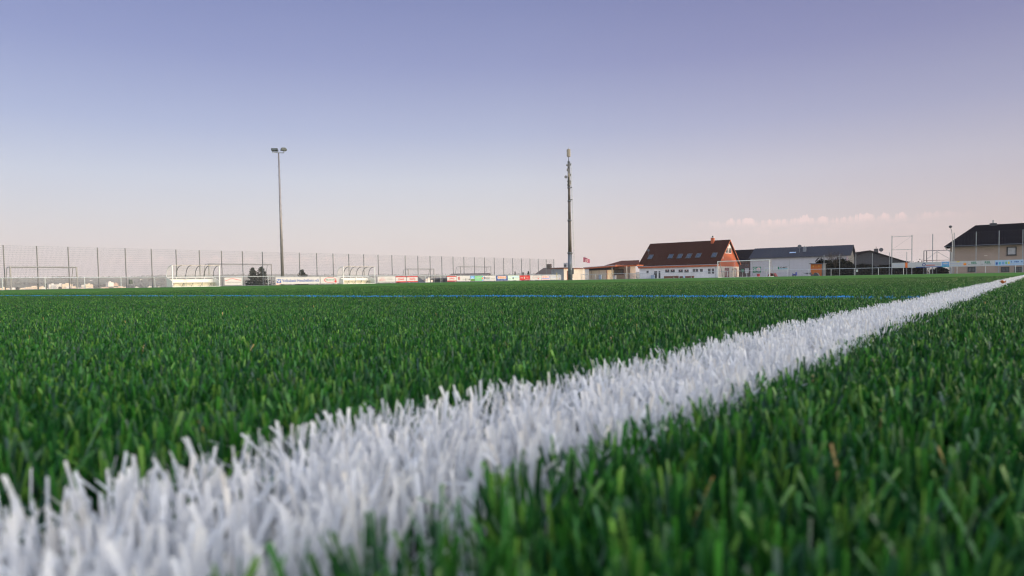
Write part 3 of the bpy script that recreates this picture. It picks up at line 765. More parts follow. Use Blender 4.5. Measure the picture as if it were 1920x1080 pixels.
post_sign(1392.3, 4.2, .85, 1.35, 'small green sign on a post left of the white notice', 'dgreen', 107, 'pale')

# ------------------------------------------------------------------ floodlight and mast
def floodlight():
    Y = 77.5; o = gp(530.3, Y); t = thing('floodlight_pole', 'tall slim floodlight mast with two lamps behind the blue bank board', 'floodlight', o, R(-8))
    H = zat(522.5, 286, Y)
    MB().tube([(0, 0, -.3), (0, 0, H*.5), (0, 0, H)], .19, 14, .075).build('pole', mat('floodlight_pole_steel', (.24, .225, .235), .45, .12, metal=.3), t, smooth=True)
    pg = MB()
    for i in range(26):
        z = 3.2+i*.5
        if z > H-.6: break
        s = -1 if i % 2 else 1
        pg.bar((s*.06, 0, z), (s*.30, 0, z), .018)
    pg.build('climbing_peg', grey_steel, t)
    MB().bar((-.56, 0, H+.03), (.62, -.06, H-.08), .07).build('crossarm', grey_steel, t)
    for sx, rot in ((-.44, 14), (.66, -52)):
        a = R(rot); c = Vector((sx, -.05, H+.32)); ex = Vector((math.cos(a), math.sin(a), 0)); ey = Vector((-math.sin(a), math.cos(a), 0))
        hd = MB()
        prof = [(-.32, -.10), (.30, -.14), (.30, -.02), (.10, .16), (-.26, .14)]
        hd.prism([c-ex*.34+ey*p[0]+Vector((0, 0, p[1])) for p in prof], ex*.68)
        lo = hd.build('lamp_head', mat('lamp_housing', (.07, .085, .09), .4, .1), t)
        br = MB()
        for s in (-.3, .3): br.bar(c+ex*s+Vector((0, 0, -.08)), c+ex*s*.8+Vector((0, 0, -.34)), .035)
        br.bar(c-ex*.3+Vector((0, 0, -.34)), c+ex*.3+Vector((0, 0, -.34)), .04); br.build('bracket', grey_steel, lo)
        gl = MB(); gl.prism([c-ex*.30+ey*-.30+Vector((0, 0, -.112)), c+ex*.30+ey*-.30+Vector((0, 0, -.112)), c+ex*.30+ey*.24+Vector((0, 0, -.146)), c-ex*.30+ey*.24+Vector((0, 0, -.146))], (0, 0, -.012))
        gl.build('lens', glass, lo)
floodlight()

def mast():
    Y = 118.0; o = gp(1069.3, Y); t = thing('radio_mast', 'thick grey telecom mast with antennas left of the flag and pavilion', 'mast', o, 0)
    z = lambda py: zat(1068, py, Y)
    k = Y/F*1.06
    sleeve = mat('mast_galvanised', (.12, .135, .16), .55, .4, 1.6, metal=.2); tube_m = mat('mast_weathered', (.085, .070, .060), .6, .25, 1.2)
    def sec(y0, y1, w0, w1, name, m): MB().tube([(0, 0, z(y0)), (0, 0, z(y1))], w0*k/2, 18, w1*k/2).build(name, m, t, smooth=True)
    sec(528, 474.5, 8.2, 7.4, 'base_sleeve', sleeve)
    sec(474.5, 413.5, 6.6, 5.4, 'lower_tube', tube_m); sec(413.5, 376, 4.9, 4.6, 'middle_tube', tube_m); sec(376, 350, 4.4, 4.2, 'upper_tube', tube_m)
    sec(350, 302, 4.8, 4.0, 'antenna_section', mat('mast_top_dark', (.07, .07, .075), .6, .3, 3)); sec(302, 293, 1.4, 1.0, 'top_spigot', dark_steel)
    for y, w in ((474.5, 9.4), (413.5, 7.6), (377, 6.2), (352, 6.2), (304, 4.2)):
        MB().tube([(0, 0, z(y)-.12), (0, 0, z(y)+.12)], w*k/2, 18).build('collar', sleeve, t, smooth=True)
    pan = mat('antenna_radome', (.30, .265, .225), .5, .08)
    for a in (20, 140, 260):
        ca, sa = math.cos(R(a)), math.sin(R(a)); c = Vector((ca, sa, 0))*.14; n = Vector((-sa, ca, 0))
        e = Vector((ca, sa, 0))
        MB().prism([c-n*.20+Vector((0, 0, z(294))), c+n*.20+Vector((0, 0, z(294))), c+n*.17+e*.14+Vector((0, 0, z(294))), c-n*.17+e*.14+Vector((0, 0, z(294)))], (0, 0, z(280)-z(294))).build('antenna_panel', pan, t)
    MB().tube([(0, 0, z(281)), (0, 0, z(278.5))], .22, 12, .05).build('top_cap', pan, t)
    MB().tube([(0, 0, z(279)), (0, 0, z(273))], .025, 6, .01).build('lightning_rod', grey_steel, t)
    random.seed(5)
    for i in range(22):
        y = random.uniform(305, 349); a = random.uniform(0, 6.28); rr_ = random.uniform(.20, .30)
        c = Vector((math.cos(a)*rr_, math.sin(a)*rr_, z(y))); h = random.uniform(.2, .7); s = random.uniform(.06, .12)
        MB().box(c.x-s, c.x+s, c.y-s, c.y+s, c.z, c.z+h).build('radio_unit', pan if i % 3 == 0 else mat('radio_unit_grey', (.16, .16, .17), .6, .2), t)
    MB().disc((-.52, -.15, z(332)), .26, (-.5, -1, .1), .14, 18).build('dish_antenna', mat('dish_drum', (.22, .21, .21), .5, .1), t)
    MB().bar((-.5, -.1, z(332)), (0, 0, z(332)), .06).build('dish_arm', dark_steel, t)
    MB().disc((-.3, -.12, z(310)), .16, (-.6, -1, 0), .12, 14).build('dish_antenna', pan, t)
    pl = MB()
    for y, xx in ((307, .42), (326, .4), (351, .5), (374, .58)): pl.box(.1, xx, -.12, .12, z(y)-.12, z(y)+.02)
    pl.build('platform', dark_steel, t)
    ld = MB(); x_at = lambda y: (.32+(y-305)/(524-305)*.42)
    for dx in (0, .12):
        ld.tube([(x_at(y)+dx, 0, z(y)) for y in (305, 350, 352, 375, 413, 474, 500)], .022, 5)
    zz = z(500)
    while zz < z(306):
        yy = 500-(zz-z(500))/(z(306)-z(500))*194; ld.bar((x_at(yy), 0, zz), (x_at(yy)+.12, 0, zz), .018); zz += .35
    ld.build('ladder', grey_steel, t)
    B(.30, .62, -.18, .18, z(514.5), z(503)).build('cable_cabinet', anthracite, t)
    B(.24, .36, -.44, -.36, z(524), z(521)).build('warning_plate', P['white'], t); B(.1, .2, -.46, -.40, z(506), z(504)).build('warning_plate', P['white'], t)
    random.seed(11)
mast()

# ------------------------------------------------------------------ clubhouse
def roof_slab(p0, p1, p2, p3, th):       # slab below a quad
    mb = MB(); P_ = [Vector(p) for p in (p0, p1, p2, p3)]; n = (P_[1]-P_[0]).cross(P_[3]-P_[0]).normalized()
    if n.z < 0: n = -n
    return mb.prism(P_, -n*th)
def clubhouse():
    f = Fr(1345, 155, RZ_E); Lg = -f.sx(1199); D = 14.0
    t = thing('clubhouse', 'white clubhouse with steep dark red roof and orange brick gable', 'building', f.O, f.phi)
    ze = 3.05; zb = 2.62; zr = 9.05
    B(-Lg, 0, 0, D, -.3, zb).build('wall', plaster_white, t)
    # cream gable-side plaster in front of the brick end wall
    B(0.002, .08, .02, D, -.3, zb).build('gable_base', plaster_cream, t)
    MB().prism([(-Lg, 0, zb), (-Lg, D, zb), (-Lg, D, ze+.1), (-Lg, D/2, zr-.25), (-Lg, 0, ze+.1)], (Lg+.05, 0, 0)).build('brick_gable', brick_orange, t)
    B(-Lg-.2, .0, -.35, -.003, zb, ze-.02).build('eaves_fascia', rust_wood, t)
    ov = .12; k = (zr-ze)/(D/2); x0, x1 = -Lg-.5, .5
    r1 = roof_slab((x0, -ov, ze-k*ov+.28), (x1, -ov, ze-k*ov+.28), (x1, D/2, zr), (x0, D/2, zr), .22).build('roof', brown_roof, t)
    r2 = roof_slab((x0, D+ov, ze-k*ov+.28), (x1, D+ov, ze-k*ov+.28), (x1, D/2-.001, zr-.001), (x0, D/2-.001, zr-.001), .22).build('roof', brown_roof, t)
    vb_ = MB()
    for s in (0, 1):
        y0, y1 = (-ov, D/2) if s == 0 else (D+ov, D/2)
        vb_.prism([(x1+.003, y0, ze-k*ov+.22), (x1+.003, y1, zr-.06), (x1+.003, y1, zr-.34), (x1+.003, y0, ze-k*ov-.06)], (.06, 0, 0))
    vb_.build('verge_board', rust_wood, t)
    MB().tube([(x0, -ov-.08, ze-k*ov+.12), (x1, -ov-.08, ze-k*ov+.12)], .08, 8).build('gutter', grey_steel, t)
    MB().tube([(-.25, -ov-.08, ze-k*ov+.1), (-.3, -.1, zb-.2), (-.3, -.1, 0)], .06, 8).build('downpipe', grey_steel, t)
    c = Vector((f.sx(1338.4, D/2), D/2, 0)); zc = f.z(1338.4, 446, c.x, D/2)
    ch = B(c.x-.34, c.x+.34, D/2-.34-.6, D/2+.34-.6, zr-1.0, zc).build('chimney', brick_orange, r1)
    B(c.x-.4, c.x+.4, D/2-1.0, D/2-.2, zc, zc+.1).build('chimney_cap', plaster_white, r1)
    MB().tube([(c.x, D/2-.6, zc+.1), (c.x, D/2-.6, zc+.45)], .18, 10).build('chimney_pot', anthracite, r1)
    n = Vector((0, -k, 1)).normalized(); sl_ = Vector((0, 1, k)).normalized(); pr = Vector((0, -ov, ze-k*ov+.28))
    for px, py in ((1219.7, 482), (1257.5, 480.8), (1274.8, 480.6), (1292, 480), (1309.6, 479.2), (1339.3, 478.4)):
        p = f.plane(px, py, pr, n); hx, hs = .62, .86
        q = lambda a, b_, h: p+Vector((a, 0, 0))+sl_*b_+n*h
        fo = MB()
        for a0, a1, b0, b1 in ((-hx, hx, -hs, -hs+.1), (-hx, hx, hs-.1, hs), (-hx, -hx+.09, -hs+.1, hs-.1), (hx-.09, hx, -hs+.1, hs-.1)):
            fo.prism([q(a0, b0, 0), q(a1, b0, 0), q(a1, b1, 0), q(a0, b1, 0)], n*.10)
        w_ = fo.build('skylight', anthracite, r1)
        MB().prism([q(-hx+.09, -hs+.1, .02), q(hx-.09, -hs+.1, .02), q(hx-.09, hs-.1, .02), q(-hx+.09, hs-.1, .02)], n*.03).build('pane', sky_glass, w_)
    p = f.plane(1216.6, 476.5, pr, n)
    an = MB().tube([p, p+Vector((0, 0, 1.1))], .03, 6).build('dish_mast', grey_steel, r1)
    MB().disc(p+Vector((-.1, -.1, 1.0)), .34, (.5, -.8, .3), .05, 16).build('satellite_dish', anthracite, r1)
    def fw(px0, px1, py0, py1, **kw):
        a, b_ = f.sx(px0), f.sx(px1); Yc = f.Y((a+b_)/2, 0)
        return window(t, a, b_, max(zat((px0+px1)/2, py1, Yc), .02), zat((px0+px1)/2, py0, Yc), 0, **kw)
    fw(1212, 1217, 507, 512.3)
    for a, b_ in ((1247, 1255.8), (1257, 1266), (1272, 1281), (1283, 1292)): fw(a, b_, 504.8, 511.8)
    fw(1298.5, 1310, 503.8, 510.3, mull=1); fw(1311.8, 1318.6, 503.6, 510)
    fw(1327, 1333.2, 503.2, 513.8); fw(1334, 1340, 503, 513.6)
    fw(1226, 1233, 508, 524, name='door'); fw(1234.6, 1239, 508, 523.6)
    # club stickers in the four windows: small round discs
    for a in (1251.3, 1261.4, 1276.5, 1287.5):
        x = f.sx(a); z_ = f.z(a, 506.6, x, 0); MB().disc((x, -.03, z_), .11, (0, -1, 0), .006, 14).build('window_sticker', P['pink'], t)
    # gable side: window group, doors, lamp
    gz = lambda px, py, y: f.z(px, py, .1, y)
    y0, y1 = f.sy(1359.8, .06), f.sy(1371, .06); ym = (y0+y1)/2; za, zb2, zc2 = 5.75, 7.15, 8.15
    window(t, y0, ym-.12, za, zb2, .05, side=True, fw=.12); window(t, ym+.12, y1, za, zb2, .05, side=True, fw=.12)
    wtri = MB().prism([(.052, y0, zb2+.05), (.052, y1, zb2+.05), (.052, y1-.5, zb2+.45), (.052, ym, zc2+.35), (.052, y0+.5, zb2+.45)], (.05, 0, 0)).build('gable_light', white_steel, t)
    MB().prism([(.104, ym-.45, zb2+.25), (.104, ym+.45, zb2+.25), (.104, ym, zc2)], (.004, 0, 0)).build('pane', glass, wtri)
    yy = f.sy(1355.5, .06); MB().disc((.06, yy, gz(1355.5, 482.5, yy)), .28, (1, 0, 0), .08, 14).build('wall_lamp', P['white'], t)
    mag = mat('dark_red_door_frame', (.16, .03, .045), .5, .1)
    for a, b_ in ((1359, 1362.4), (1363.6, 1366.6)):
        window(t, f.sy(a, .09), f.sy(b_, .09), .05, 2.25, .085, fm=mag, gm=plaster_cream, side=True, name='door', fw=.35)
    window(t, f.sy(1377.2, .09), f.sy(1381, .09), .05, 2.2, .085, fm=mag, gm=mat('frosted_glass', (.35, .37, .36), .2, .1), side=True, name='door', fw=.25)
    yy = f.sy(1351, .09); m = MB()
    for k_ in range(3): m.disc((.085, yy+.0, 1.05+.42*k_), .26-.05*(k_ != 1), (1, 0, 0), .01, 16, .14)
    m.build('red_wall_emblem', P['pink'], t)
    yy = f.sy(1374, .09); B(.085, .4, yy-.5, yy+.5, 2.05, 2.1).build('wall_lamp', anthracite, t)
    return f, t
fc, tcl = clubhouse()
def on_front(name, label, cat, px0, px1, py0, dist, m, depth=.5, extra=None):
    a, b_ = fc.sx(px0, -dist), fc.sx(px1, -dist); Y = fc.Y((a+b_)/2, -dist); h = zat((px0+px1)/2, py0, Y)
    o = fc.O+Vector((*(fc.x*a-fc.y*dist), 0)); t = thing(name, label, cat, o, fc.phi); return t, b_-a, h
for px0, px1, lb in ((1245, 1271, 'brown wooden planter trough under the stickered windows, nearer the door'), (1274, 1300, 'brown wooden planter trough below the wide clubhouse window')):
    t, w_, h = on_front('planter', lb, 'planter', px0, px1, 517.6, 2.0, brown_wood)
    B(0, w_, 0, .04, .05, h).build('front_board', brown_wood, t); B(0, w_, .46, .50, .05, h).build('back_board', brown_wood, t)
    for x in (0, w_-.04): B(x, x+.04, .041, .459, .05, h-.01).build('end_board', brown_wood, t)
    B(.05, w_-.05, .045, .455, .05, h-.06).build('soil', mat('planter_soil', (.04, .03, .022), .95, .3, 8), t)
    for x in (.1, w_-.18): B(x, x+.08, .06, .44, -.1, .048).build('foot', dark_steel, t)
t, w_, h = on_front('chest_freezer', 'pale blue waist-high box beside the clubhouse door', 'cabinet', 1220.5, 1226, 515.2, .9, blue_bin)
B(0, w_, 0, .6, 0, h-.08).build('body', blue_bin, t); B(-.03, w_+.03, -.03, .62, h-.08, h).build('lid', P['white'], t)
t, w_, h = on_front('litter_bin', 'pale blue bin between the two brown benches', 'bin', 1279.6, 1284, 518, 2.6, blue_bin)
MB().tube([(w_/2, .2, 0), (w_/2, .2, h-.1)], w_*.42, 14, w_*.5).build('body', blue_bin, t); MB().tube([(w_/2, .2, h-.1), (w_/2, .2, h)], w_*.53, 14, w_*.4).build('lid', P['lblue'], t)

# low pavilion left of the clubhouse
def pavilion():
    f = Fr(1154, 149, RZ_E); x0 = f.sx(1093.5); zr_ = zat(1154, 496.8, 149); zl = zat(1094, 501.2, f.Y(x0, 0))
    t = thing('open_pavilion', 'low flat roofed pavilion with orange fascia and cream doors', 'building', f.O, f.phi)
    D1 = 9.0; yb = f.sy(1195, 0)
    rf = MB().prism([(x0, 0, zl-.12), (0, 0, zr_-.12), (0, 0, zr_), (x0, 0, zl)], (0, D1, 0)).build('roof', mat('pale_roof_edge', (.42, .40, .42), .6, .1), t)
    MB().prism([(x0, -.04, zl-.42), (0, -.04, zr_-.42), (0, -.04, zr_-.13), (x0, -.04, zl-.13)], (0, .037, 0)).build('fascia', rust_wood, rf)
    B(.003, .04, 0, D1, zr_-.42, zr_-.02).build('fascia', rust_wood, rf)
    MB().prism([(x0, .02, zl-.20), (0, .02, zr_-.20), (0, .02, zr_-.14), (x0, .02, zl-.14)], (0, D1-.1, 0)).build('soffit', orange_wood, t)
    wx = f.sx(1139, 1.4)
    wood = wave_mat('cream_door_boards', (.66, .56, .44), (.72, .62, .50), 1.0, 'X', .7, .2)
    B(x0+.1, wx, 1.4, 6, -.2, zl-.75).build('front_wall', wood, t)
    gp_ = MB()
    for px in (1109.6, 1123.5): x = f.sx(px, 1.4); gp_.box(x-.03, x+.03, 1.385, 1.397, 0, zl-.8)
    gp_.build('door_joint', brown_wood, t)
    B(x0+.1, wx, 1.5, 6, zl-.75, zl-.2).build('header', anthracite, t)
    B(wx-.15, wx, 1.30, 1.39, 0, zl-.75).build('door_edge', rust_wood, t)
    bx_ = f.sx(1176, 4.5); B(wx+.01, f.sx(1184, 5), 4.5, 5, -.2, zr_-.45).build('back_wall', mat('brown_grey_render', (.36, .29, .25), .85, .1), t)
    a, b_ = f.sx(1149, 4.5), f.sx(1170, 4.5); window(t, a, b_, 1.0, 2.35, 4.5, fm=brown_wood)
    for px in (1147.8, 1175.3): x = f.sx(px, .25); MB().tube([(x, .25, 0), (x, .25, zr_-.3)], .09, 8).build('post', plaster_cream, t)
    # second canopy toward the clubhouse
    B(0.06, f.sx(1194, .8), .8, 4, zr_-.34, zr_-.08).build('side_canopy', rust_wood, t)
    # low hipped roof behind
    zh = zat(1160, 489.6, 160); a = f.sx(1139, 6); b2 = f.sx(1196.5, 4.5); br_ = f.sx(1199, 8); bb_ = f.sx(1199, 12); zz = zr_+.05
    MB().add([(a, 4.5, zz), (b2, 4.5, zz), (bb_, 12, zz), (a, 12, zz), (a+2.6, 8, zh), (br_, 8, zh)], [(0, 1, 5, 4), (1, 2, 5), (2, 3, 4, 5), (3, 0, 4), (3, 2, 1, 0)]).build('hipped_roof', red_roof, t)
    B(a+.2, f.sx(1192, 9), 6.2, 9, -.2, zz).build('rear_wall', mat('brown_grey_render', (.36, .29, .25)), t)
    x = f.sx(1125, .6)
    t2 = thing('wheelie_bin', 'pale blue bin standing in front of the cream doors', 'bin', f.O+Vector((*(f.x*x+f.y*.6), 0)), f.phi)
    MB().prism([(-.24, 0, .08), (.24, 0, .08), (.30, -.02, 1.0), (-.30, -.02, 1.0)], (0, .5, 0)).build('body', blue_bin, t2); B(-.32, .32, -.04, .52, 1.0, 1.07).build('lid', blue_bin, t2)
    for s in (-.2, .2): MB().disc((s, .5, .1), .1, (1, 0, 0), .05, 12).build('wheel', dark_steel, t2)
    x = f.sx(1152, .9); t3 = thing('white_locker', 'small white cabinet beside the pavilion post', 'cabinet', f.O+Vector((*(f.x*x+f.y*.9), 0)), f.phi)
    B(-.3, .3, 0, .4, 0, .9).build('body', P['white'], t3); B(-.27, .27, -.02, -.003, .06, .84).build('door', P['white'], t3)
    x = f.sx(1185, 2.2); t4 = thing('refuse_cage', 'grey slatted cage in the shade beside the clubhouse', 'cage', f.O+Vector((*(f.x*x+f.y*2.2), 0)), f.phi)
    m = MB()
    for i in range(9): m.bar((-.6+.15*i, 0, 0), (-.6+.15*i, 0, 1.25), .06)
    m.build('slat_panel', grey_steel, t4); B(-.65, .65, -.04, .04, 1.25, 1.31).build('top_rail', grey_steel, t4)
pavilion()
def flat_building():
    f = Fr(1057, 142, RZ_E); x0 = f.sx(1034); yb = f.sy(1078, 0)
    H = zat(1057, 504, 142); grey = mat('shaded_front_render', (.27, .29, .30), .85, .07)
    t = thing('flat_roof_shed', 'flat roofed shed with shade-toned grey front, lit-toned cream side and brown door', 'building', f.O, f.phi)
    B(x0, 0, 0, yb+4, -.3, H).build('wall', grey, t); B(.003, .05, .003, yb+4, -.3, H).build('side_wall', plaster_cream, t)  # shade painted into the grey front, sunlight into the cream side
    B(x0-.2, .25, -.2, yb+4.2, H+.003, H+.2).build('roof', brown_wood, t)
    y0, y1 = f.sy(1063.2, .05), f.sy(1068.6, .05)
    d = B(.052, .10, y0, y1, 0, 2.05).build('door', brown_wood, t); MB().disc((.10, y0+.4, 1.5), .14, (1, 0, 0), .02, 12).build('door_sign', P['white'], d)
    c = f.sx(1061, 1.2); cz = H+.2
    t2 = thing('air_conditioner', 'white outdoor fan unit standing on the flat shed roof', 'fan unit', f.O+Vector((*(f.x*f.sx(1057.2, 1.2)+f.y*1.2), cz)), f.phi)
    w_ = f.sx(1065, 1.2)-f.sx(1057.2, 1.2); B(0, w_, 0, .4, .08, 1.08).build('casing', P['white'], t2)
    MB().disc((w_*.36, -.003, .5), .3, (0, -1, 0), .02, 20).build('fan_grille', dark_steel, t2)
    for x in (.1, w_-.2): B(x, x+.1, 0, .4, 0, .08).build('foot', dark_steel, t2)
    f2 = Fr(1095, 151, RZ_E); x0 = f2.sx(1072)
    t3 = thing('storage_container', 'grey corrugated container between the mast and the pavilion', 'container', f2.O, f2.phi)
    H2 = zat(1085, 505.3, 153); corr = wave_mat('grey_corrugated_steel', (.24, .26, .30), (.34, .36, .40), 1.6, 'X', .5, .4)
    B(x0, -.1, 0, 2.4, 0, H2).build('body', corr, t3); B(x0-.05, -.05, -.05, 2.45, H2+.002, H2+.16).build('roof_edge', anthracite, t3)
flat_building()
def flagpole():
    Y = 147; o = gp(1093.6, Y); t = thing('flagpole', 'thin white pole with dark red emblem flag above the pavilion', 'flag', o, 0)
    zt = zat(1093.6, 481.8, Y); MB().tube([(0, 0, 0), (0, 0, zt)], .05, 8, .035).build('pole', white_steel, t)
    w_, h = 1.45, 1.1; nx, nz = 18, 10; mb = MB(); vs = []
    for i in range(nx+1):
        s = i/nx
        for j in range(nz+1):
            q = j/nz; vs.append((.05+s*w_, .10*math.sin(s*7+q), zt-.08-h*(1-q)*(1-.22*s)-.42*s**1.4+.05*math.sin(s*6)))
    fs = [(i*(nz+1)+j, (i+1)*(nz+1)+j, (i+1)*(nz+1)+j+1, i*(nz+1)+j+1) for i in range(nx) for j in range(nz)]
    mb.add(vs, fs); fl = mb.build('flag_cloth', mat('dark_red_flag', (.34, .09, .14), .8, .12), t, smooth=True)
    m = MB()
    for k in range(20):
        a = 2*math.pi*k/20
        for rr_ in (.30,):
            x = .75+rr_*math.cos(a); z_ = zt-.78+rr_*.9*math.sin(a)-.05; m.box(x-.06, x+.06, -.16, -.13, z_-.05, z_+.05)
    m.box(.69, .81, -.16, -.13, zt-.92, zt-.74); m.build('flag_emblem', P['pink'], t)
flagpole()
t = thing('corner_pole', 'thin yellow pole at the right end of the ad boards', 'pole', gp(1044.3, 112), 0)
MB().tube([(0, 0, 0), (0, 0, zat(1044.3, 511, 112))], .045, 8).build('shaft', mat('yellow_paint', (.6, .45, .08), .5, .1), t)
MB().tube([(0, 0, 0), (0, 0, .08)], .14, 12, .06).build('base', dark_steel, t)

# ------------------------------------------------------------------ hall with seamed roof
def hall():
    f = Fr(1590.5, 140, R(-32)); x0 = f.sx(1407); D = 6.0
    t = thing('white_hall', 'long white hall with blue grey seamed metal roof', 'building', f.O, f.phi)
    ze = zat(1590, 477.8, 140); zr_ = zat(1597, 459.9, f.Y(0, D))
    B(x0, 0, 0, 2*D, -.3, ze-.1).build('wall', hall_white, t)
    k = (zr_-ze)/D; ov = .35
    MB().prism([(-.05, 0, ze-.1), (-.05, 2*D, ze-.1), (-.05, D, zr_-.25)], (.11, 0, 0)).build('gable', anthracite, t)
    MB().prism([(x0, 0, ze-.1), (x0, 2*D, ze-.1), (x0, D, zr_-.25)], (.05, 0, 0)).build('gable', hall_white, t)
    r = roof_slab((x0-.3, -ov, ze-k*ov+.1), (.5, -ov, ze-k*ov+.1), (.5, D, zr_+.1), (x0-.3, D, zr_+.1), .16).build('roof', seam_roof, t)
    roof_slab((x0-.3, 2*D+ov, ze-k*ov+.1), (.5, 2*D+ov, ze-k*ov+.1), (.5, D-.001, zr_+.099), (x0-.3, D-.001, zr_+.099), .16).build('roof', seam_roof, t)
    rb = MB(); n = Vector((0, -k, 1)).normalized(); x = x0-.2
    while x < .5:
        rb.bar(Vector((x, -ov, ze-k*ov+.1))+n*.02, Vector((x, D, zr_+.1))+n*.02, .04, .05); x += .55
    rb.build('roof_seam', seam_roof, r)
    MB().tube([(x0-.3, -ov-.07, ze-k*ov), (.5, -ov-.07, ze-k*ov)], .07, 8).build('gutter', anthracite, t)
    pr = Vector((0, -ov, ze-k*ov+.1))
    p = f.plane(1486.3, 474, pr, n); sl_ = Vector((0, 1, k)).normalized()
    MB().prism([p+Vector((a, 0, 0))+sl_*b_ for a, b_ in ((-.65, -.2), (.65, -.2), (.65, .3), (-.65, .3))], n*.09).build('skylight', P['lblue'], r)
    p = f.plane(1499.3, 473, pr, n); MB().tube([p, p+Vector((0, 0, 1.3))], .03, 6).build('dish_mast', grey_steel, r)
    MB().disc(p+Vector((0, -.1, 1.25)), .42, (.3, -.9, .3), .06, 18).build('satellite_dish', anthracite, r)
    p = f.plane(1508.2, 472, pr, n); B(p.x-.3, p.x+.3, p.y-.1, p.y+.5, p.z-.3, p.z+1.05).build('flue_box', mat('grey_flue', (.16, .18, .22), .5, .1), r)
    MB().tube([(p.x, p.y+.2, p.z+1.05), (p.x, p.y+.2, p.z+1.25)], .1, 8).build('flue_pipe', grey_steel, r)
    B(.004, .06, .25, 2*D, -.3, ze-.1).build('end_wall', anthracite, t)
    B(-.35, -.1, -.12, -.003, 0, ze-.1).build('corner_strip', mat('pink_grey_trim', (.45, .34, .36), .7, .1), t)
hall()
def dark_house():
    f = Fr(1381, 172, RZ_E); x1 = 11.0
    t = thing('dark_brick_house', 'dark brick house with black roof between clubhouse and white hall', 'building', f.O, f.phi)
    ze = zat(1395, 487.5, f.Y(3, 0)); zr_ = zat(1390, 467.8, f.Y(3, 5))
    B(-6, x1, 0, 10, -.3, ze).build('wall', brick_dark, t)
    k = (zr_-ze)/5
    roof_slab((-6.4, -.4, ze-.4*k+.1), (x1+.4, -.4, ze-.4*k+.1), (x1+.4, 5, zr_), (-6.4, 5, zr_), .2).build('roof', dark_roof, t)
    roof_slab((-6.4, 10.4, ze-.4*k+.1), (x1+.4, 10.4, ze-.4*k+.1), (x1+.4, 5, zr_-.001), (-6.4, 5, zr_-.001), .2).build('roof', dark_roof, t)
    a, b_ = f.sx(1397), f.sx(1403.5); window(t, a, b_, zat(1400, 500, f.Y(a, 0)), zat(1400, 494, f.Y(a, 0)), 0, fm=brown_wood)
    B(f.sx(1412, -.1), f.sx(1413.2, -.1), -.12, -.02, 0, ze-.3).build('downpipe', grey_steel, t)
dark_house()
def bungalow():
    Y = 160; ox = gp(1630, Y); f = Fr(1630, Y, R(-14))
    t = thing('low_dark_house', 'low house with wide dark gable behind the hedge', 'building', f.O, f.phi)
    za = zat(1630, 469.3, Y); xr = f.sx(1703); zr_ = zat(1703, 491.8, f.Y(xr, 0)); k = (za-zr_)/xr; xl = -xr
    m = mat('slate_cladding', (.018, .022, .034), .7, .12, 2)
    MB().prism([(xl+.6, 0, -.3), (xr-.6, 0, -.3), (xr-.6, 0, zr_+.2), (0, 0, za-.15), (xl+.6, 0, zr_+.2)], (0, 12, 0)).build('wall', m, t)
    roof_slab((0, -.5, za), (xr, -.5, zr_), (xr, 12.5, zr_), (0, 12.5, za), .22).build('roof', dark_roof, t)
    r = roof_slab((0, -.5, za-.001), (xl, -.5, zr_), (xl, 12.5, zr_), (0, 12.5, za-.001), .22).build('roof', dark_roof, t)
    x0, x1 = f.sx(1640, 2), f.sx(1646.6, 2); B(x0, x1, 2, 2.8, za-2, zat(1643, 466.3, f.Y(x0, 2))).build('chimney', anthracite, t)
    MB().tube([((x0+x1)/2, 2.4, za-.2), ((x0+x1)/2, 2.4, zat(1643, 462.5, f.Y(x0, 2)))], .05, 6).build('flue', anthracite, t)
    x = f.sx(1651.5, 1); z_ = zat(1651.5, 468.4, f.Y(x, 1))
    MB().tube([(x, 1, z_-1.8), (x, 1, z_)], .05, 6).build('dish_mast', grey_steel, t); MB().disc((x, .9, z_), .46, (-.1, -1, .2), .07, 20).build('satellite_dish', anthracite, t)
bungalow()
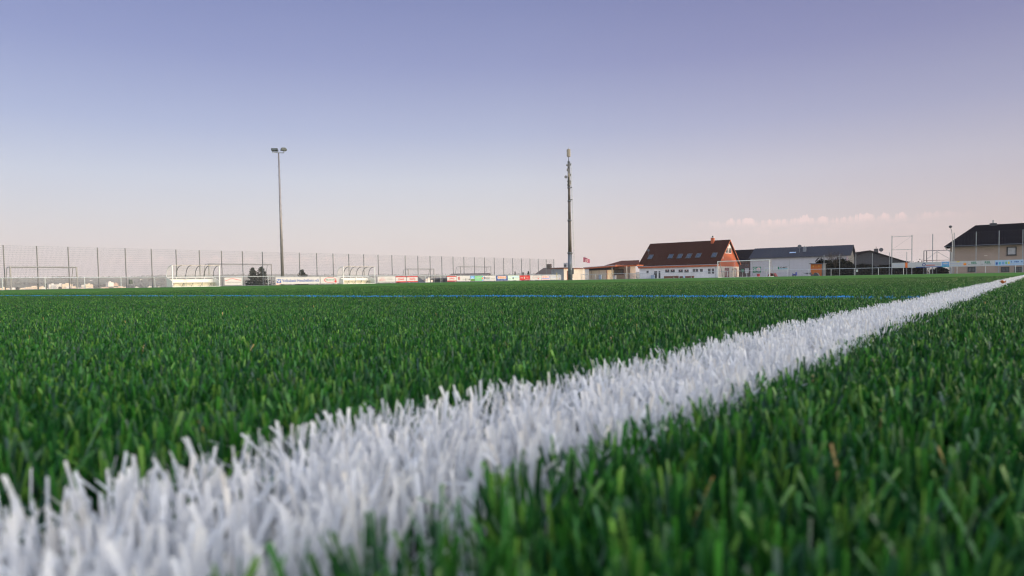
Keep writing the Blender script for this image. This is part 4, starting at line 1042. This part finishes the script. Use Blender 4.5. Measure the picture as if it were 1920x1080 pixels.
def beige_house():
    f = Fr(1781, 95, R(-35)); Lg = 26.0; D = 10.0
    t = thing('beige_house', 'beige rendered house with black hipped roof at the right edge', 'building', f.O, f.phi)
    ze = zat(1781, 461.5, 95); ov = .7; zr_ = zat(1828, 422.5, f.Y(2.9, 5))
    B(0, Lg, 0, D, -.4, ze).build('wall', plaster_beige, t)
    a = (-ov, -ov, ze-.02); b_ = (Lg+ov, -ov, ze-.02); c = (Lg+ov, D+ov, ze-.02); d = (-ov, D+ov, ze-.02); e = (2.9, 5, zr_); g_ = (Lg-2.9, 5, zr_)
    r = MB().add([a, b_, c, d, e, g_], [(0, 1, 5, 4), (1, 2, 5), (2, 3, 4, 5), (3, 0, 4), (3, 2, 1, 0)]).build('roof', dark_roof, t)
    MB().tube([(-ov, -ov-.07, ze-.06), (Lg, -ov-.07, ze-.06)], .08, 8).build('gutter', anthracite, t)
    MB().tube([(-ov+.1, -ov, ze-.1), (-.4, -.15, ze-.45), (.12, -.12, ze-.9), (.12, -.12, 0)], .06, 8).build('downpipe', light_steel, t)
    x = f.sx(1861, 5); zc = zat(1861, 418.6, f.Y(x, 5))
    ch = B(x-.42, x+.42, 4.6, 5.4, zr_-.6, zc).build('chimney', anthracite, r); MB().tube([(x, 5, zc), (x, 5, zc+.45)], .1, 8).build('flue', grey_steel, r)
    def fw(px0, px1, py0, py1, **kw):
        q0, q1 = f.sx(px0), f.sx(px1); Yc = f.Y((q0+q1)/2, 0); pm = (px0+px1)/2
        return window(t, q0, q1, zat(pm, py1, Yc), zat(pm, py0, Yc), 0, **kw)
    dk = mat('dark_window_frame', (.03, .032, .036), .5, .1)
    wn = fw(1887, 1905.5, 462.6, 478.6, fm=dk, gm=mat('net_curtain_pane', (.38, .39, .42), .15, .15), fw=.12)
    q0, q1 = f.sx(1886), f.sx(1906.5); B(q0, q1, -.14, -.065, zat(1896, 479.6, f.Y(q0, 0)), zat(1896, 478.7, f.Y(q0, 0))).build('sill', dk, wn)
    for p0, p1 in ((1814.5, 1829.5), (1877, 1892.5), (1902, 1917.5)): fw(p0, p1, 500.2, 510.2, fm=dk, fw=.09, mull=1)
    for px in (1848,): x = f.sx(px); B(x-.18, x+.18, -.03, -.003, zat(px, 479.6, f.Y(x, 0)), zat(px, 478.6, f.Y(x, 0))).build('air_vent', plaster_cream, t)
    # steel balcony frame standing left of the house
    f2 = Fr(1732, 97, R(-15)); x1 = f2.sx(1781)
    t2 = thing('balcony_frame', 'dark steel terrace frame with crossed braces left of the beige house', 'frame', f2.O, f2.phi)
    zt, zm = zat(1735, 470.2, 97), zat(1735, 488.5, 97)
    for x in (.0, .35, x1/2, x1): MB().bar((x, 0, 0), (x, 0, zt if x < 1 or x > x1-1 else zt-.1), .09 if x < 1 else .05).build('upright', dark_steel, t2)
    for z_, n_ in ((zt, 'top_rail'), (zm, 'floor_beam'), (zm-.25, 'floor_beam')): MB().bar((0, 0, z_), (x1, 0, z_), .07).build(n_, brown_wood if n_ == 'floor_beam' else dark_steel, t2)
    m = MB(); m.bar((.4, 0, zm+.2), (x1/2, 0, zt-.15), .04); m.bar((x1/2, 0, zt-.15), (x1-.1, 0, zm+.2), .04); m.build('brace', grey_steel, t2)
    # street lamp in front
    Y = 91; o = gp(1785, Y); t3 = thing('street_lamp', 'slender street lamp with round head before the beige house', 'lamp', o, 0)
    zt = zat(1781, 425, Y); x = az(1781.2)*Y-o.x
    MB().tube([(0, 0, 0), (0, 0, zt-1.6), (-.03, 0, zt-1.0), (-.12, 0, zt-.5), (x, 0, zt-.12)], .06, 8, .035).build('pole', grey_steel, t3)
    me_ = bpy.data.meshes.new('lamp_head'); bm = bmesh.new(); bmesh.ops.create_uvsphere(bm, u_segments=16, v_segments=10, radius=.2)
    for v_ in bm.verts: v_.co.z *= .85; v_.co += Vector((x, 0, zt))
    bm.to_mesh(me_); bm.free(); me_.materials.append(anthracite); ho = bpy.data.objects.new('lamp_head', me_); COL.objects.link(ho); ho.parent = t3
beige_house()
# orange hut, red case, blue cart etc. by the goal end
def small_things():
    f = Fr(1541, 109, RZ_E); x0 = f.sx(1520); H = zat(1530, 495.2, 109.5)
    t = thing('orange_hut', 'orange wooden hut with flat black roof beside the hedge', 'hut', f.O, f.phi)
    B(x0, 0, 0, 2.0, -.2, H).build('wall', orange_wood, t); B(x0-.25, .2, -.2, 2.2, H+.003, H+.14).build('roof', anthracite, t)
    B(.003, .12, -.05, 2.0, 0, H).build('side_post', dark_steel, t)
    m = MB()
    for px in (1524.5, 1535.5): x = f.sx(px); m.box(x-.03, x+.03, -.03, -.003, H-.45, H-.2)
    m.build('hinge', P['yellow'], t)
    f2 = Fr(1529.5, 104.2, RZ_E); a, b_ = f2.sx(1524.3), f2.sx(1535); h = zat(1530, 511.3, 104)
    t = thing('arched_tarp_tent', 'small dark arched cover standing before the orange hut', 'cover', f2.O, f2.phi)
    pts = [(a+(b_-a)*i/12, 0, h*math.sin(math.pi*(i/12)**.85)**.6 if 0 < i < 12 else 0) for i in range(13)]
    MB().prism(pts, (0, .8, 0)).build('cover', mat('dark_green_tarp', (.06, .075, .075), .6, .2), t); MB().tube([(p[0], -.02, p[2]) for p in pts], .025, 5).build('hoop', dark_steel, t)
    f3 = Fr(1447, 101, RZ_E); redm = mat('faded_red_tarp', (.26, .045, .05), .7, .2, 3)
    t = thing('red_goal_tent', 'dark red open training tent behind the right goal post', 'tent', f3.O, f3.phi)
    x0, x1, h = f3.sx(1438.3), f3.sx(1455), zat(1446, 512.3, 101)
    MB().prism([(x0, 0, 0), (x0+.12, 0, 0), (x0+.42, 0, h-.1), (x1-.42, 0, h-.1), (x1-.12, 0, 0), (x1, 0, 0), (x1-.3, 0, h), (x0+.3, 0, h)], (0, 1.0, 0)).build('cover', redm, t)
    B(x0+.2, x1-.3, .98, 1.0, 0, h-.12).build('back_panel', mat('brown_red_panel', (.16, .04, .04), .8, .25, 4), t); B(x1-.1, x1+.12, -.1, .02, 0, .06).build('foot', P['navy'], t)
    f4 = Fr(1421.8, 104.9, RZ_E); h = zat(1421.8, 513.3, 105)
    t = thing('red_bin', 'small red bin below the green emblem board', 'bin', f4.O, f4.phi)
    MB().tube([(0, 0, 0), (0, 0, h-.06)], .19, 14, .25).build('body', P['red'], t); MB().tube([(0, 0, h-.06), (0, 0, h)], .27, 14).build('rim', P['crimson'], t)
    f5 = Fr(1490.5, 101.6, RZ_E); bl = mat('deep_blue_plastic', (.02, .04, .28), .45, .15)
    t = thing('line_marking_cart', 'small deep blue push cart standing behind the railing', 'cart', f5.O, f5.phi)
    k = 101/F
    B(-4*k, 3.5*k, -.2, .2, .12, .38).build('tank', bl, t); MB().prism([(1.2*k, -.18, .38), (3.6*k, -.18, .38), (3.2*k, -.18, .66), (1.6*k, -.18, .62)], (0, .36, 0)).build('hopper', bl, t)
    MB().bar((-4*k, 0, .3), (-3.4*k, 0, .55), .08).build('handle', bl, t)
    for x in (-2.6*k, 2.2*k): MB().disc((x, -.26, .13), .13, (0, -1, 0), .05, 14).build('wheel', dark_steel, t)
    f6 = Fr(1516.8, 103.6, RZ_E); t = thing('wheelbarrow', 'tiny dark wheelbarrow beside the orange hut', 'wheelbarrow', f6.O, f6.phi)
    MB().prism([(-.35, 0, .3), (.2, 0, .3), (.35, 0, .55), (-.5, 0, .55)], (0, .5, 0)).build('tray', dark_steel, t); MB().disc((.42, .2, .16), .16, (0, -1, 0), .08, 14).build('wheel', dark_steel, t)
    m = MB(); m.bar((.4, .1, .2), (-.95, .0, .55), .04); m.bar((.4, .4, .2), (-.95, .5, .55), .04); m.build('handle', dark_steel, t)
    f7 = Fr(1607, 102.7, RZ_E); t = thing('meter_box', 'small pale box hanging on the railing before the hedge', 'box', f7.O+Vector((0, 0, .55)), f7.phi)
    B(-.12, .12, -.06, .02, -.0, .36).build('body', P['pale'], t); B(.12, .14, -.06, .02, 0, .36).build('side', P['pink'], t)
    for px in (72, 87):
        lb = 'short dark bollard before the small left goal' if px == 72 else 'short dark bollard nearer the right post of the small left goal'
        o = uv(on_v(px, 69.2), 69.2); t = thing('bollard', lb, 'bollard', o, 0, 'bollards by the small left goal')
        MB().tube([(0, 0, 0), (0, 0, .52)], .06, 10).build('shaft', dark_steel, t); MB().tube([(0, 0, .52), (0, 0, .58)], .065, 10, .03).build('cap', dark_steel, t)
    o = uv(on_v(245, 69.5), 69.5); t = thing('speaker_box', 'dark box on a thin post left of the first dugout', 'box', o, RZ_T)
    B(-.12, .16, -.1, .1, .42, .85).build('body', mat('dark_green_box', (.09, .11, .10), .6, .1), t); MB().tube([(0, .12, 0), (0, .12, 1.0)], .03, 8).build('post', grey_steel, t)
small_things()

# ------------------------------------------------------------------ plants
def leaf_mat(name, col, var=.35):
    return mat(name, col, .9, var, 1.5, spec=.0)
def leaf_cloud(pts, size, up=.3):
    n = len(pts); pts = np.asarray(pts)
    a = rng.normal(size=(n, 3)); a /= np.linalg.norm(a, axis=1)[:, None]
    b_ = np.cross(a, rng.normal(size=(n, 3))); b_ /= np.linalg.norm(b_, axis=1)[:, None]
    s = size*rng.uniform(.6, 1.4, (n, 1))
    v_ = np.stack([pts-a*s, pts+b_*s*.45, pts+a*s, pts-b_*s*.45], 1).reshape(-1, 3)
    me_ = bpy.data.meshes.new('crown'); f_ = np.arange(n*4).reshape(-1, 4)
    me_.from_pydata(v_.tolist(), [], f_.tolist()); return me_
def spruce(px, Y, ztop, zbase, rad, label, n=2600, group='spruces beyond the mesh fence', col=(.046, .056, .046)):
    o = gp(px, Y, zbase); t = thing('spruce_tree', label, 'tree', o, 0, group); H = ztop-zbase
    MB().tube([(0, 0, -.5), (0, 0, H*.5), (0, 0, H*.98)], rad*.06+.04, 8, .015).build('trunk', bark, t)
    pts = []
    whorls = int(12+H*1.5)
    for w_ in range(whorls):
        f = w_/whorls; z_ = H*(.05+.93*f); L0 = rad*(1-f)**.85+.05
        nb_ = random.randint(6, 9)
        for k in range(nb_):
            a = random.uniform(0, 6.28); Lb = L0*random.uniform(.65, 1.15)
            m = max(4, int(n/whorls/nb_))
            for q in range(m):
                s = random.uniform(.12, 1)
                wx = random.gauss(0, .08*L0*(1.2-s)+.03)
                pts.append((math.cos(a)*Lb*s-math.sin(a)*wx, math.sin(a)*Lb*s+math.cos(a)*wx, z_-.18*Lb*s+.18*Lb*s*s+random.gauss(0, .05)))
    me_ = leaf_cloud(pts, .062*H**.5); me_.materials.append(leaf_mat('spruce_needles', col))
    c = bpy.data.objects.new('crown', me_); COL.objects.link(c); c.parent = t
spruce(475, 92, zat(475, 499.5, 92), -1.2, 1.75, 'left spruce of the overlapping pair behind the mesh fence')
spruce(491, 90, zat(489, 498, 90), -1.2, 2.05, 'right spruce of the overlapping pair behind the mesh fence')
spruce(567, 92, zat(567, 503.5, 92), -1.4, 1.95, 'single spruce behind the blue bank board, right of the floodlight')
spruce(966, 190, zat(966, 508, 190), -1.5, .75, 'narrow dark conifer between barn and brown gabled house', 900, 'conifers before the brown house')
spruce(981, 190, zat(981, 509, 190), -1.5, .9, 'middle conifer left of the brown gabled house', 900, 'conifers before the brown house')
spruce(991, 185, zat(990.5, 507.5, 185), -1.5, 1.3, 'broad conifer right beside the brown gabled house', 1200, 'conifers before the brown house')
def shrub(name, label, px0, px1, Y, ztop, depth, n, col, size=.20, cat='shrub', zb=0.0):
    a, b_ = gp(px0, Y), gp(px1, Y); W = b_.x-a.x
    t = thing(name, label, cat, (a.x, Y, zb), 0); pts = []
    lumps = [(random.uniform(0, W), random.uniform(0, depth), random.uniform(.45, 1)*ztop) for _ in range(max(6, int(W*4)))]
    for _ in range(n):
        lx, ly, lz = random.choice(lumps); r = .25+.32*lz; d = Vector((random.gauss(0, 1), random.gauss(0, 1), random.gauss(0, 1))).normalized()*r*random.random()**.35
        z_ = lz*random.uniform(.08, .85)+d.z*.6
        x_ = lx+d.x
        if z_ < .02 or z_ > ztop*1.08 or x_ < -.1 or x_ > W+.4: continue
        pts.append((x_, ly+d.y, z_))
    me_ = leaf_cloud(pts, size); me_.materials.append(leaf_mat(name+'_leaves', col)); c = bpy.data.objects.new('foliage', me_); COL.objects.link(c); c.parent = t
    m = MB()
    for lx, ly, lz in lumps: m.tube([(lx, ly, 0), (lx+random.gauss(0, .1), ly, lz*.4), (lx+random.gauss(0, .2), ly, lz*.75)], .035, 5, .01)
    m.build('stem', bark, t); return t
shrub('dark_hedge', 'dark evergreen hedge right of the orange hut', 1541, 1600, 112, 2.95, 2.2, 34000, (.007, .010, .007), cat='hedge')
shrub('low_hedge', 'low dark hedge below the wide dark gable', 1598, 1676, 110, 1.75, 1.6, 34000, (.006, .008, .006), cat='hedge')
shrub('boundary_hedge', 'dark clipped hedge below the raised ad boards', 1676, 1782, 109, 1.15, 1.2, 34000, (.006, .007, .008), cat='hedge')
shrub('flowering_bush', 'loose reddish bush behind the net left of the terrace frame', 1704, 1739, 112, 2.7, 1.5, 1500, (.05, .035, .03), .13)
shrub('low_green_bush', 'small green bush at the end of the dark gable roof', 1693, 1704, 113, 2.1, 1.0, 500, (.03, .04, .025), .12)
def bare_tree(px, Y, zt, label, spread=.5, n=5):
    o = gp(px, Y); t = thing('bare_tree', label, 'tree', o, 0, 'leafless trees behind the hedge'); tr = MB(); tw = MB()
    def grow(m, p, d, l, r, dep):
        q = p+d*l; m.tube([p, (p+q)/2+Vector((random.gauss(0, .03*l), random.gauss(0, .03*l), 0)), q], r, 5, r*.6)
        if dep == 0: return
        for _ in range(3 if dep > 1 else 2):
            nd = (d+Vector((random.gauss(0, spread), random.gauss(0, spread), random.uniform(-.1, .35)))).normalized(); grow(tw, p+d*l*random.uniform(.5, 1), nd, l*random.uniform(.55, .8), r*.6, dep-1)
    for _ in range(n):
        d = Vector((random.gauss(0, .28), random.gauss(0, .28), 1)).normalized(); grow(tr, Vector((random.gauss(0, .15), 0, 0)), d, zt*.42, .045, 4)
    tr.build('trunk', bark, t); tw.build('branches', bark, t)
bare_tree(1562, 112.5, 4.9, 'leafless many-stemmed tree rising above the dark hedge at the hall end')
bare_tree(1614, 175, 7.2, 'leafless tree peeking above the wide dark gable roof', n=4)

# ------------------------------------------------------------------ buildings beyond the fence
def gable_house(name, label, px0, px1, Y, phi, ze, zr_, D, wall_m, roof_m, along=True, zb=-3.0, chim=None, cat='building', wins=0):
    f = Fr(px0, Y, phi); W = f.sx(px1)
    t = thing(name, label, cat, Vector((f.O.x, f.O.y, zb)), phi); ze -= zb; zr_ -= zb
    if along:
        B(0, W, 0, D, 0, ze).build('wall', wall_m, t); k = (zr_-ze)/(D/2)
        for s in (0, 1):
            MB().prism([(s*(W-.1), .02, ze), (s*(W-.1), D-.02, ze), (s*(W-.1), D/2, zr_-.2)], (.1, 0, 0)).build('gable', wall_m, t)
        r = roof_slab((-.4, -.4, ze-.4*k+.1), (W+.4, -.4, ze-.4*k+.1), (W+.4, D/2, zr_), (-.4, D/2, zr_), .2).build('roof', roof_m, t)
        roof_slab((-.4, D+.4, ze-.4*k+.1), (W+.4, D+.4, ze-.4*k+.1), (W+.4, D/2, zr_-.001), (-.4, D/2, zr_-.001), .2).build('roof', roof_m, t)
    else:
        MB().prism([(0, 0, 0), (W, 0, 0), (W, 0, ze), (W/2, 0, zr_-.2), (0, 0, ze)], (0, D, 0)).build('wall', wall_m, t); k = (zr_-ze)/(W/2)
        r = roof_slab((W/2, -.4, zr_), (W+.5, -.4, ze-.5*k+.1), (W+.5, D, ze-.5*k+.1), (W/2, D, zr_), .2).build('roof', roof_m, t)
        roof_slab((W/2, -.4, zr_-.001), (-.5, -.4, ze-.5*k+.1), (-.5, D, ze-.5*k+.1), (W/2, D, zr_-.001), .2).build('roof', roof_m, t)
    if chim:
        x = f.sx(chim, D/2); B(x-.5, x+.5, D/2-.8, D/2+.1, zr_-1, zr_+chim_h).build('chimney', brick_dark, r)
    for i in range(wins):
        x = W*(i+.6)/(wins+.2); window(t, x-.5, x+.5, ze-1.6, ze-.4, 0)
    return t
chim_h = 1.0
tan_roof = wave_mat('grey_brown_roof', (.09, .065, .06), (.14, .10, .09), 2, 'Z', .8, .4)
gable_house('gabled_house', 'brown roofed house with chimney behind the last ad boards', 1003, 1045, 178, RZ_E, zat(1025, 516, 178), zat(1020, 502.5, 182), 9, mat('grey_render', (.20, .20, .21), .8, .1), tan_roof, chim=1031.5, wins=2)
gable_house('barn', 'long low barn roof behind the emblem and green boards', 841, 908, 150, R(-6), zat(870, 518.3, 150), zat(870, 512.8, 155), 12, mat('grey_barn_wall', (.16, .15, .15), .8, .1), tan_roof)
gable_house('slate_gable_house', 'dark slate house with pale gable beside the SWG boards', 776, 795, 130, R(35), zat(785, 530, 130), zat(790, 518, 134), 7, mat('pale_gable_render', (.45, .40, .37), .8, .1), mat('dark_slate', (.08, .078, .085), .7, .2), along=True)
gable_house('dark_shed', 'long dark shed wall between the SWG boards', 812, 838, 128, R(-20), zat(825, 523, 128), zat(825, 521.2, 131), 6, mat('blue_black_boards', (.055, .065, .075), .7, .15), mat('dark_slate', (.08, .078, .085)))

# unseen house added right of and behind the camera to shade the near turf
def shade_house():
    c = Vector((SUN_AZ.x*26, SUN_AZ.y*26, 0)); pd = Vector((-SUN_AZ.y, SUN_AZ.x, 0)); c = c-pd*1.6
    rz = math.atan2(pd.y, pd.x); t = thing('added_shade_house', 'plain tiled house added unseen behind the camera to shade the near turf', 'building', c, rz)
    Lh, D, ze, zr_ = 6.2, 8.0, 3.6, 6.4; k = (zr_-ze)/(D/2)
    B(-Lh, Lh, -D, 0, -.3, ze).build('wall', plaster_beige, t)
    for x in (-Lh, Lh-.1): MB().prism([(x, -D+.02, ze), (x, -.02, ze), (x, -D/2, zr_-.2)], (.1, 0, 0)).build('gable', plaster_beige, t)
    for y0, y1 in ((.4, -D/2), (-D-.4, -D/2-.001)): roof_slab((-Lh-.4, y0, ze-.4*k+.1), (Lh+.4, y0, ze-.4*k+.1), (Lh+.4, y1, zr_), (-Lh-.4, y1, zr_), .2).build('roof', brown_roof, t)
    for x in (-4, -1, 2, 4.4):
        f_ = MB().box(x-.6, x+.6, .0, .06, 1.0, 2.3).build('window', white_steel, t); B(x-.52, x+.52, .062, .07, 1.08, 2.22).build('pane', glass, f_)
shade_house()

# distant town
town_w = [mat('town_white', (.80, .74, .66), .8, .05, .05), mat('town_cream', (.74, .60, .45), .8, .05, .05), mat('town_ochre', (.62, .42, .32), .8, .05, .05), mat('town_grey', (.45, .43, .44), .8, .05, .05)]
town_r = [mat('town_roof_red', (.22, .09, .06), .8, .1, .05), mat('town_roof_grey', (.15, .14, .15), .8, .1, .05)]
def town(px, Y, w_, h, ytop, kind, flat):
    zt = zat(px, ytop, Y); o = gp(px, Y, zt-h); rz = R(random.uniform(15, 50)); d = random.uniform(10, 16)
    lab = {0: 'tiny sunlit white apartment block in the distant town', 1: 'tiny cream house in the distant town', 2: 'tiny reddish house in the distant town', 3: 'tiny grey building in the distant town'}[kind]
    if flat:
        m = MB().box(-w_/2, w_/2, -d/2, d/2, 0, h); m.box(-w_*.15, w_*.15, -d*.2, d*.2, h, h+2.2)
        for k in range(int(h/3)): m.box(-w_/2-.5, w_/2+.5, -d/2-.6, -d/2, 3*k+.2, 3*k+1.2)
    else:
        m = MB().prism([(-w_/2, -d/2, 0), (w_/2, -d/2, 0), (w_/2, -d/2, h*.65), (0, -d/2, h), (-w_/2, -d/2, h*.65)], (0, d, 0))
    ob = m.build('town_building', town_w[kind]); ob.location = o; ob.rotation_euler = (0, 0, rz)
    if not flat:
        ob.data.materials.append(town_r[random.randrange(2)])
        for p in ob.data.polygons:
            if p.normal.z > .3: p.material_index = 1
    tag(ob, lab, 'building', 'buildings of the distant town')
for px, yt, w_, h, kd in ((99, 533.2, 16, 20, 0), (113.5, 533, 15, 18, 0), (126, 532.6, 20, 19, 1), (131, 537, 14, 12, 0), (140, 538.5, 12, 10, 1), (160, 534, 12, 17, 0), (166.5, 533.4, 14, 9, 1), (206, 529.5, 10, 9, 0),
                          (226, 538, 22, 9, 1), (218, 531.5, 8, 6, 2), (64, 538, 30, 12, 1), (79, 538.5, 16, 11, 1), (84, 541, 10, 8, 0), (48, 540, 22, 10, 3), (25, 541, 16, 9, 0), (8, 540, 18, 9, 1), (498, 533.5, 9, 7, 0)):
    town(px, 1500+random.uniform(-150, 150), w_, h, yt, kd, True)
for i in range(46):
    px = random.choice((random.uniform(0, 320), random.uniform(0, 320), random.uniform(415, 530), random.uniform(590, 640)))
    town(px, random.uniform(1250, 1800), random.uniform(8, 16), random.uniform(6, 9), hor(px)-random.uniform(-1.5, 3.5), random.choice((0, 1, 1, 2, 3)), False)
for i in range(26):
    px = random.uniform(0, 110) if i < 18 else random.uniform(110, 330)
    town(px, random.uniform(2700, 3000), random.uniform(12, 24), 8, 527.6+random.uniform(-.8, 1.6)-.0172*(px-60), random.choice((0, 0, 1)), False)
for px, yt, w_, h, kd in ((802, 519.8, 14, 14, 0), (806, 522, 22, 10, 1), (812, 524, 26, 8, 1), (796, 524.5, 8, 6, 0), (818, 520.5, 10, 7, 3)):
    town(px, 900+random.uniform(-60, 60), w_*.6, h*.6, yt, kd, False)
# woodland and tree belts on the slopes: one mass
def woodland():
    pts = []; 
    for _ in range(420):
        a = R(random.uniform(-42, 36)); r = random.uniform(900, 4600); x, y = r*math.sin(a), r*math.cos(a)
        z_ = float(ground_z(np.array(x), np.array(y))); k = random.uniform(8, 40)*(r/2500)
        for _ in range(26):
            pts.append((x+random.gauss(0, k), y+random.gauss(0, k*.5), z_+random.uniform(0, 5.5)))
    me_ = leaf_cloud(pts, 5.0); me_.materials.append(mat('far_woodland', (.08, .08, .065), .9, .3, .01)); o = bpy.data.objects.new('far_woodland', me_); COL.objects.link(o)
    tag(o, 'hazy belts of woodland across the distant slopes', 'woodland', kind='stuff')
woodland()

# ------------------------------------------------------------------ haze
hz = MB().box(-6900, 6900, -6900, 6900, -34, 112); ho = hz.build('haze', bpy.data.materials.new('haze_air'))
hm = ho.data.materials[0]; hm.use_nodes = True; t = hm.node_tree; t.nodes.remove(t.nodes['Principled BSDF'])
pv = t.nodes.new('ShaderNodeVolumePrincipled'); pv.inputs['Color'].default_value = (1.0, .94, .92, 1); pv.inputs['Density'].default_value = .00018
pv.inputs['Anisotropy'].default_value = .0
t.links.new(pv.outputs[0], t.nodes['Material Output'].inputs['Volume'])
tag(ho, 'thin evening haze fading the far hills', 'haze', kind='stuff')

# ------------------------------------------------------------------ render settings
SC.view_settings.view_transform = 'Standard'; SC.view_settings.look = 'None'; SC.view_settings.gamma = 1; SC.view_settings.exposure = 0
SC.cycles.use_denoising = True; SC.cycles.use_adaptive_sampling = False; SC.cycles.filter_width = 1.15
SC.cycles.max_bounces = 6; SC.cycles.diffuse_bounces = 3; SC.cycles.glossy_bounces = 2; SC.cycles.transmission_bounces = 4
SC.cycles.transparent_max_bounces = 12; SC.cycles.volume_bounces = 0
SC.cycles.sample_clamp_indirect = 5
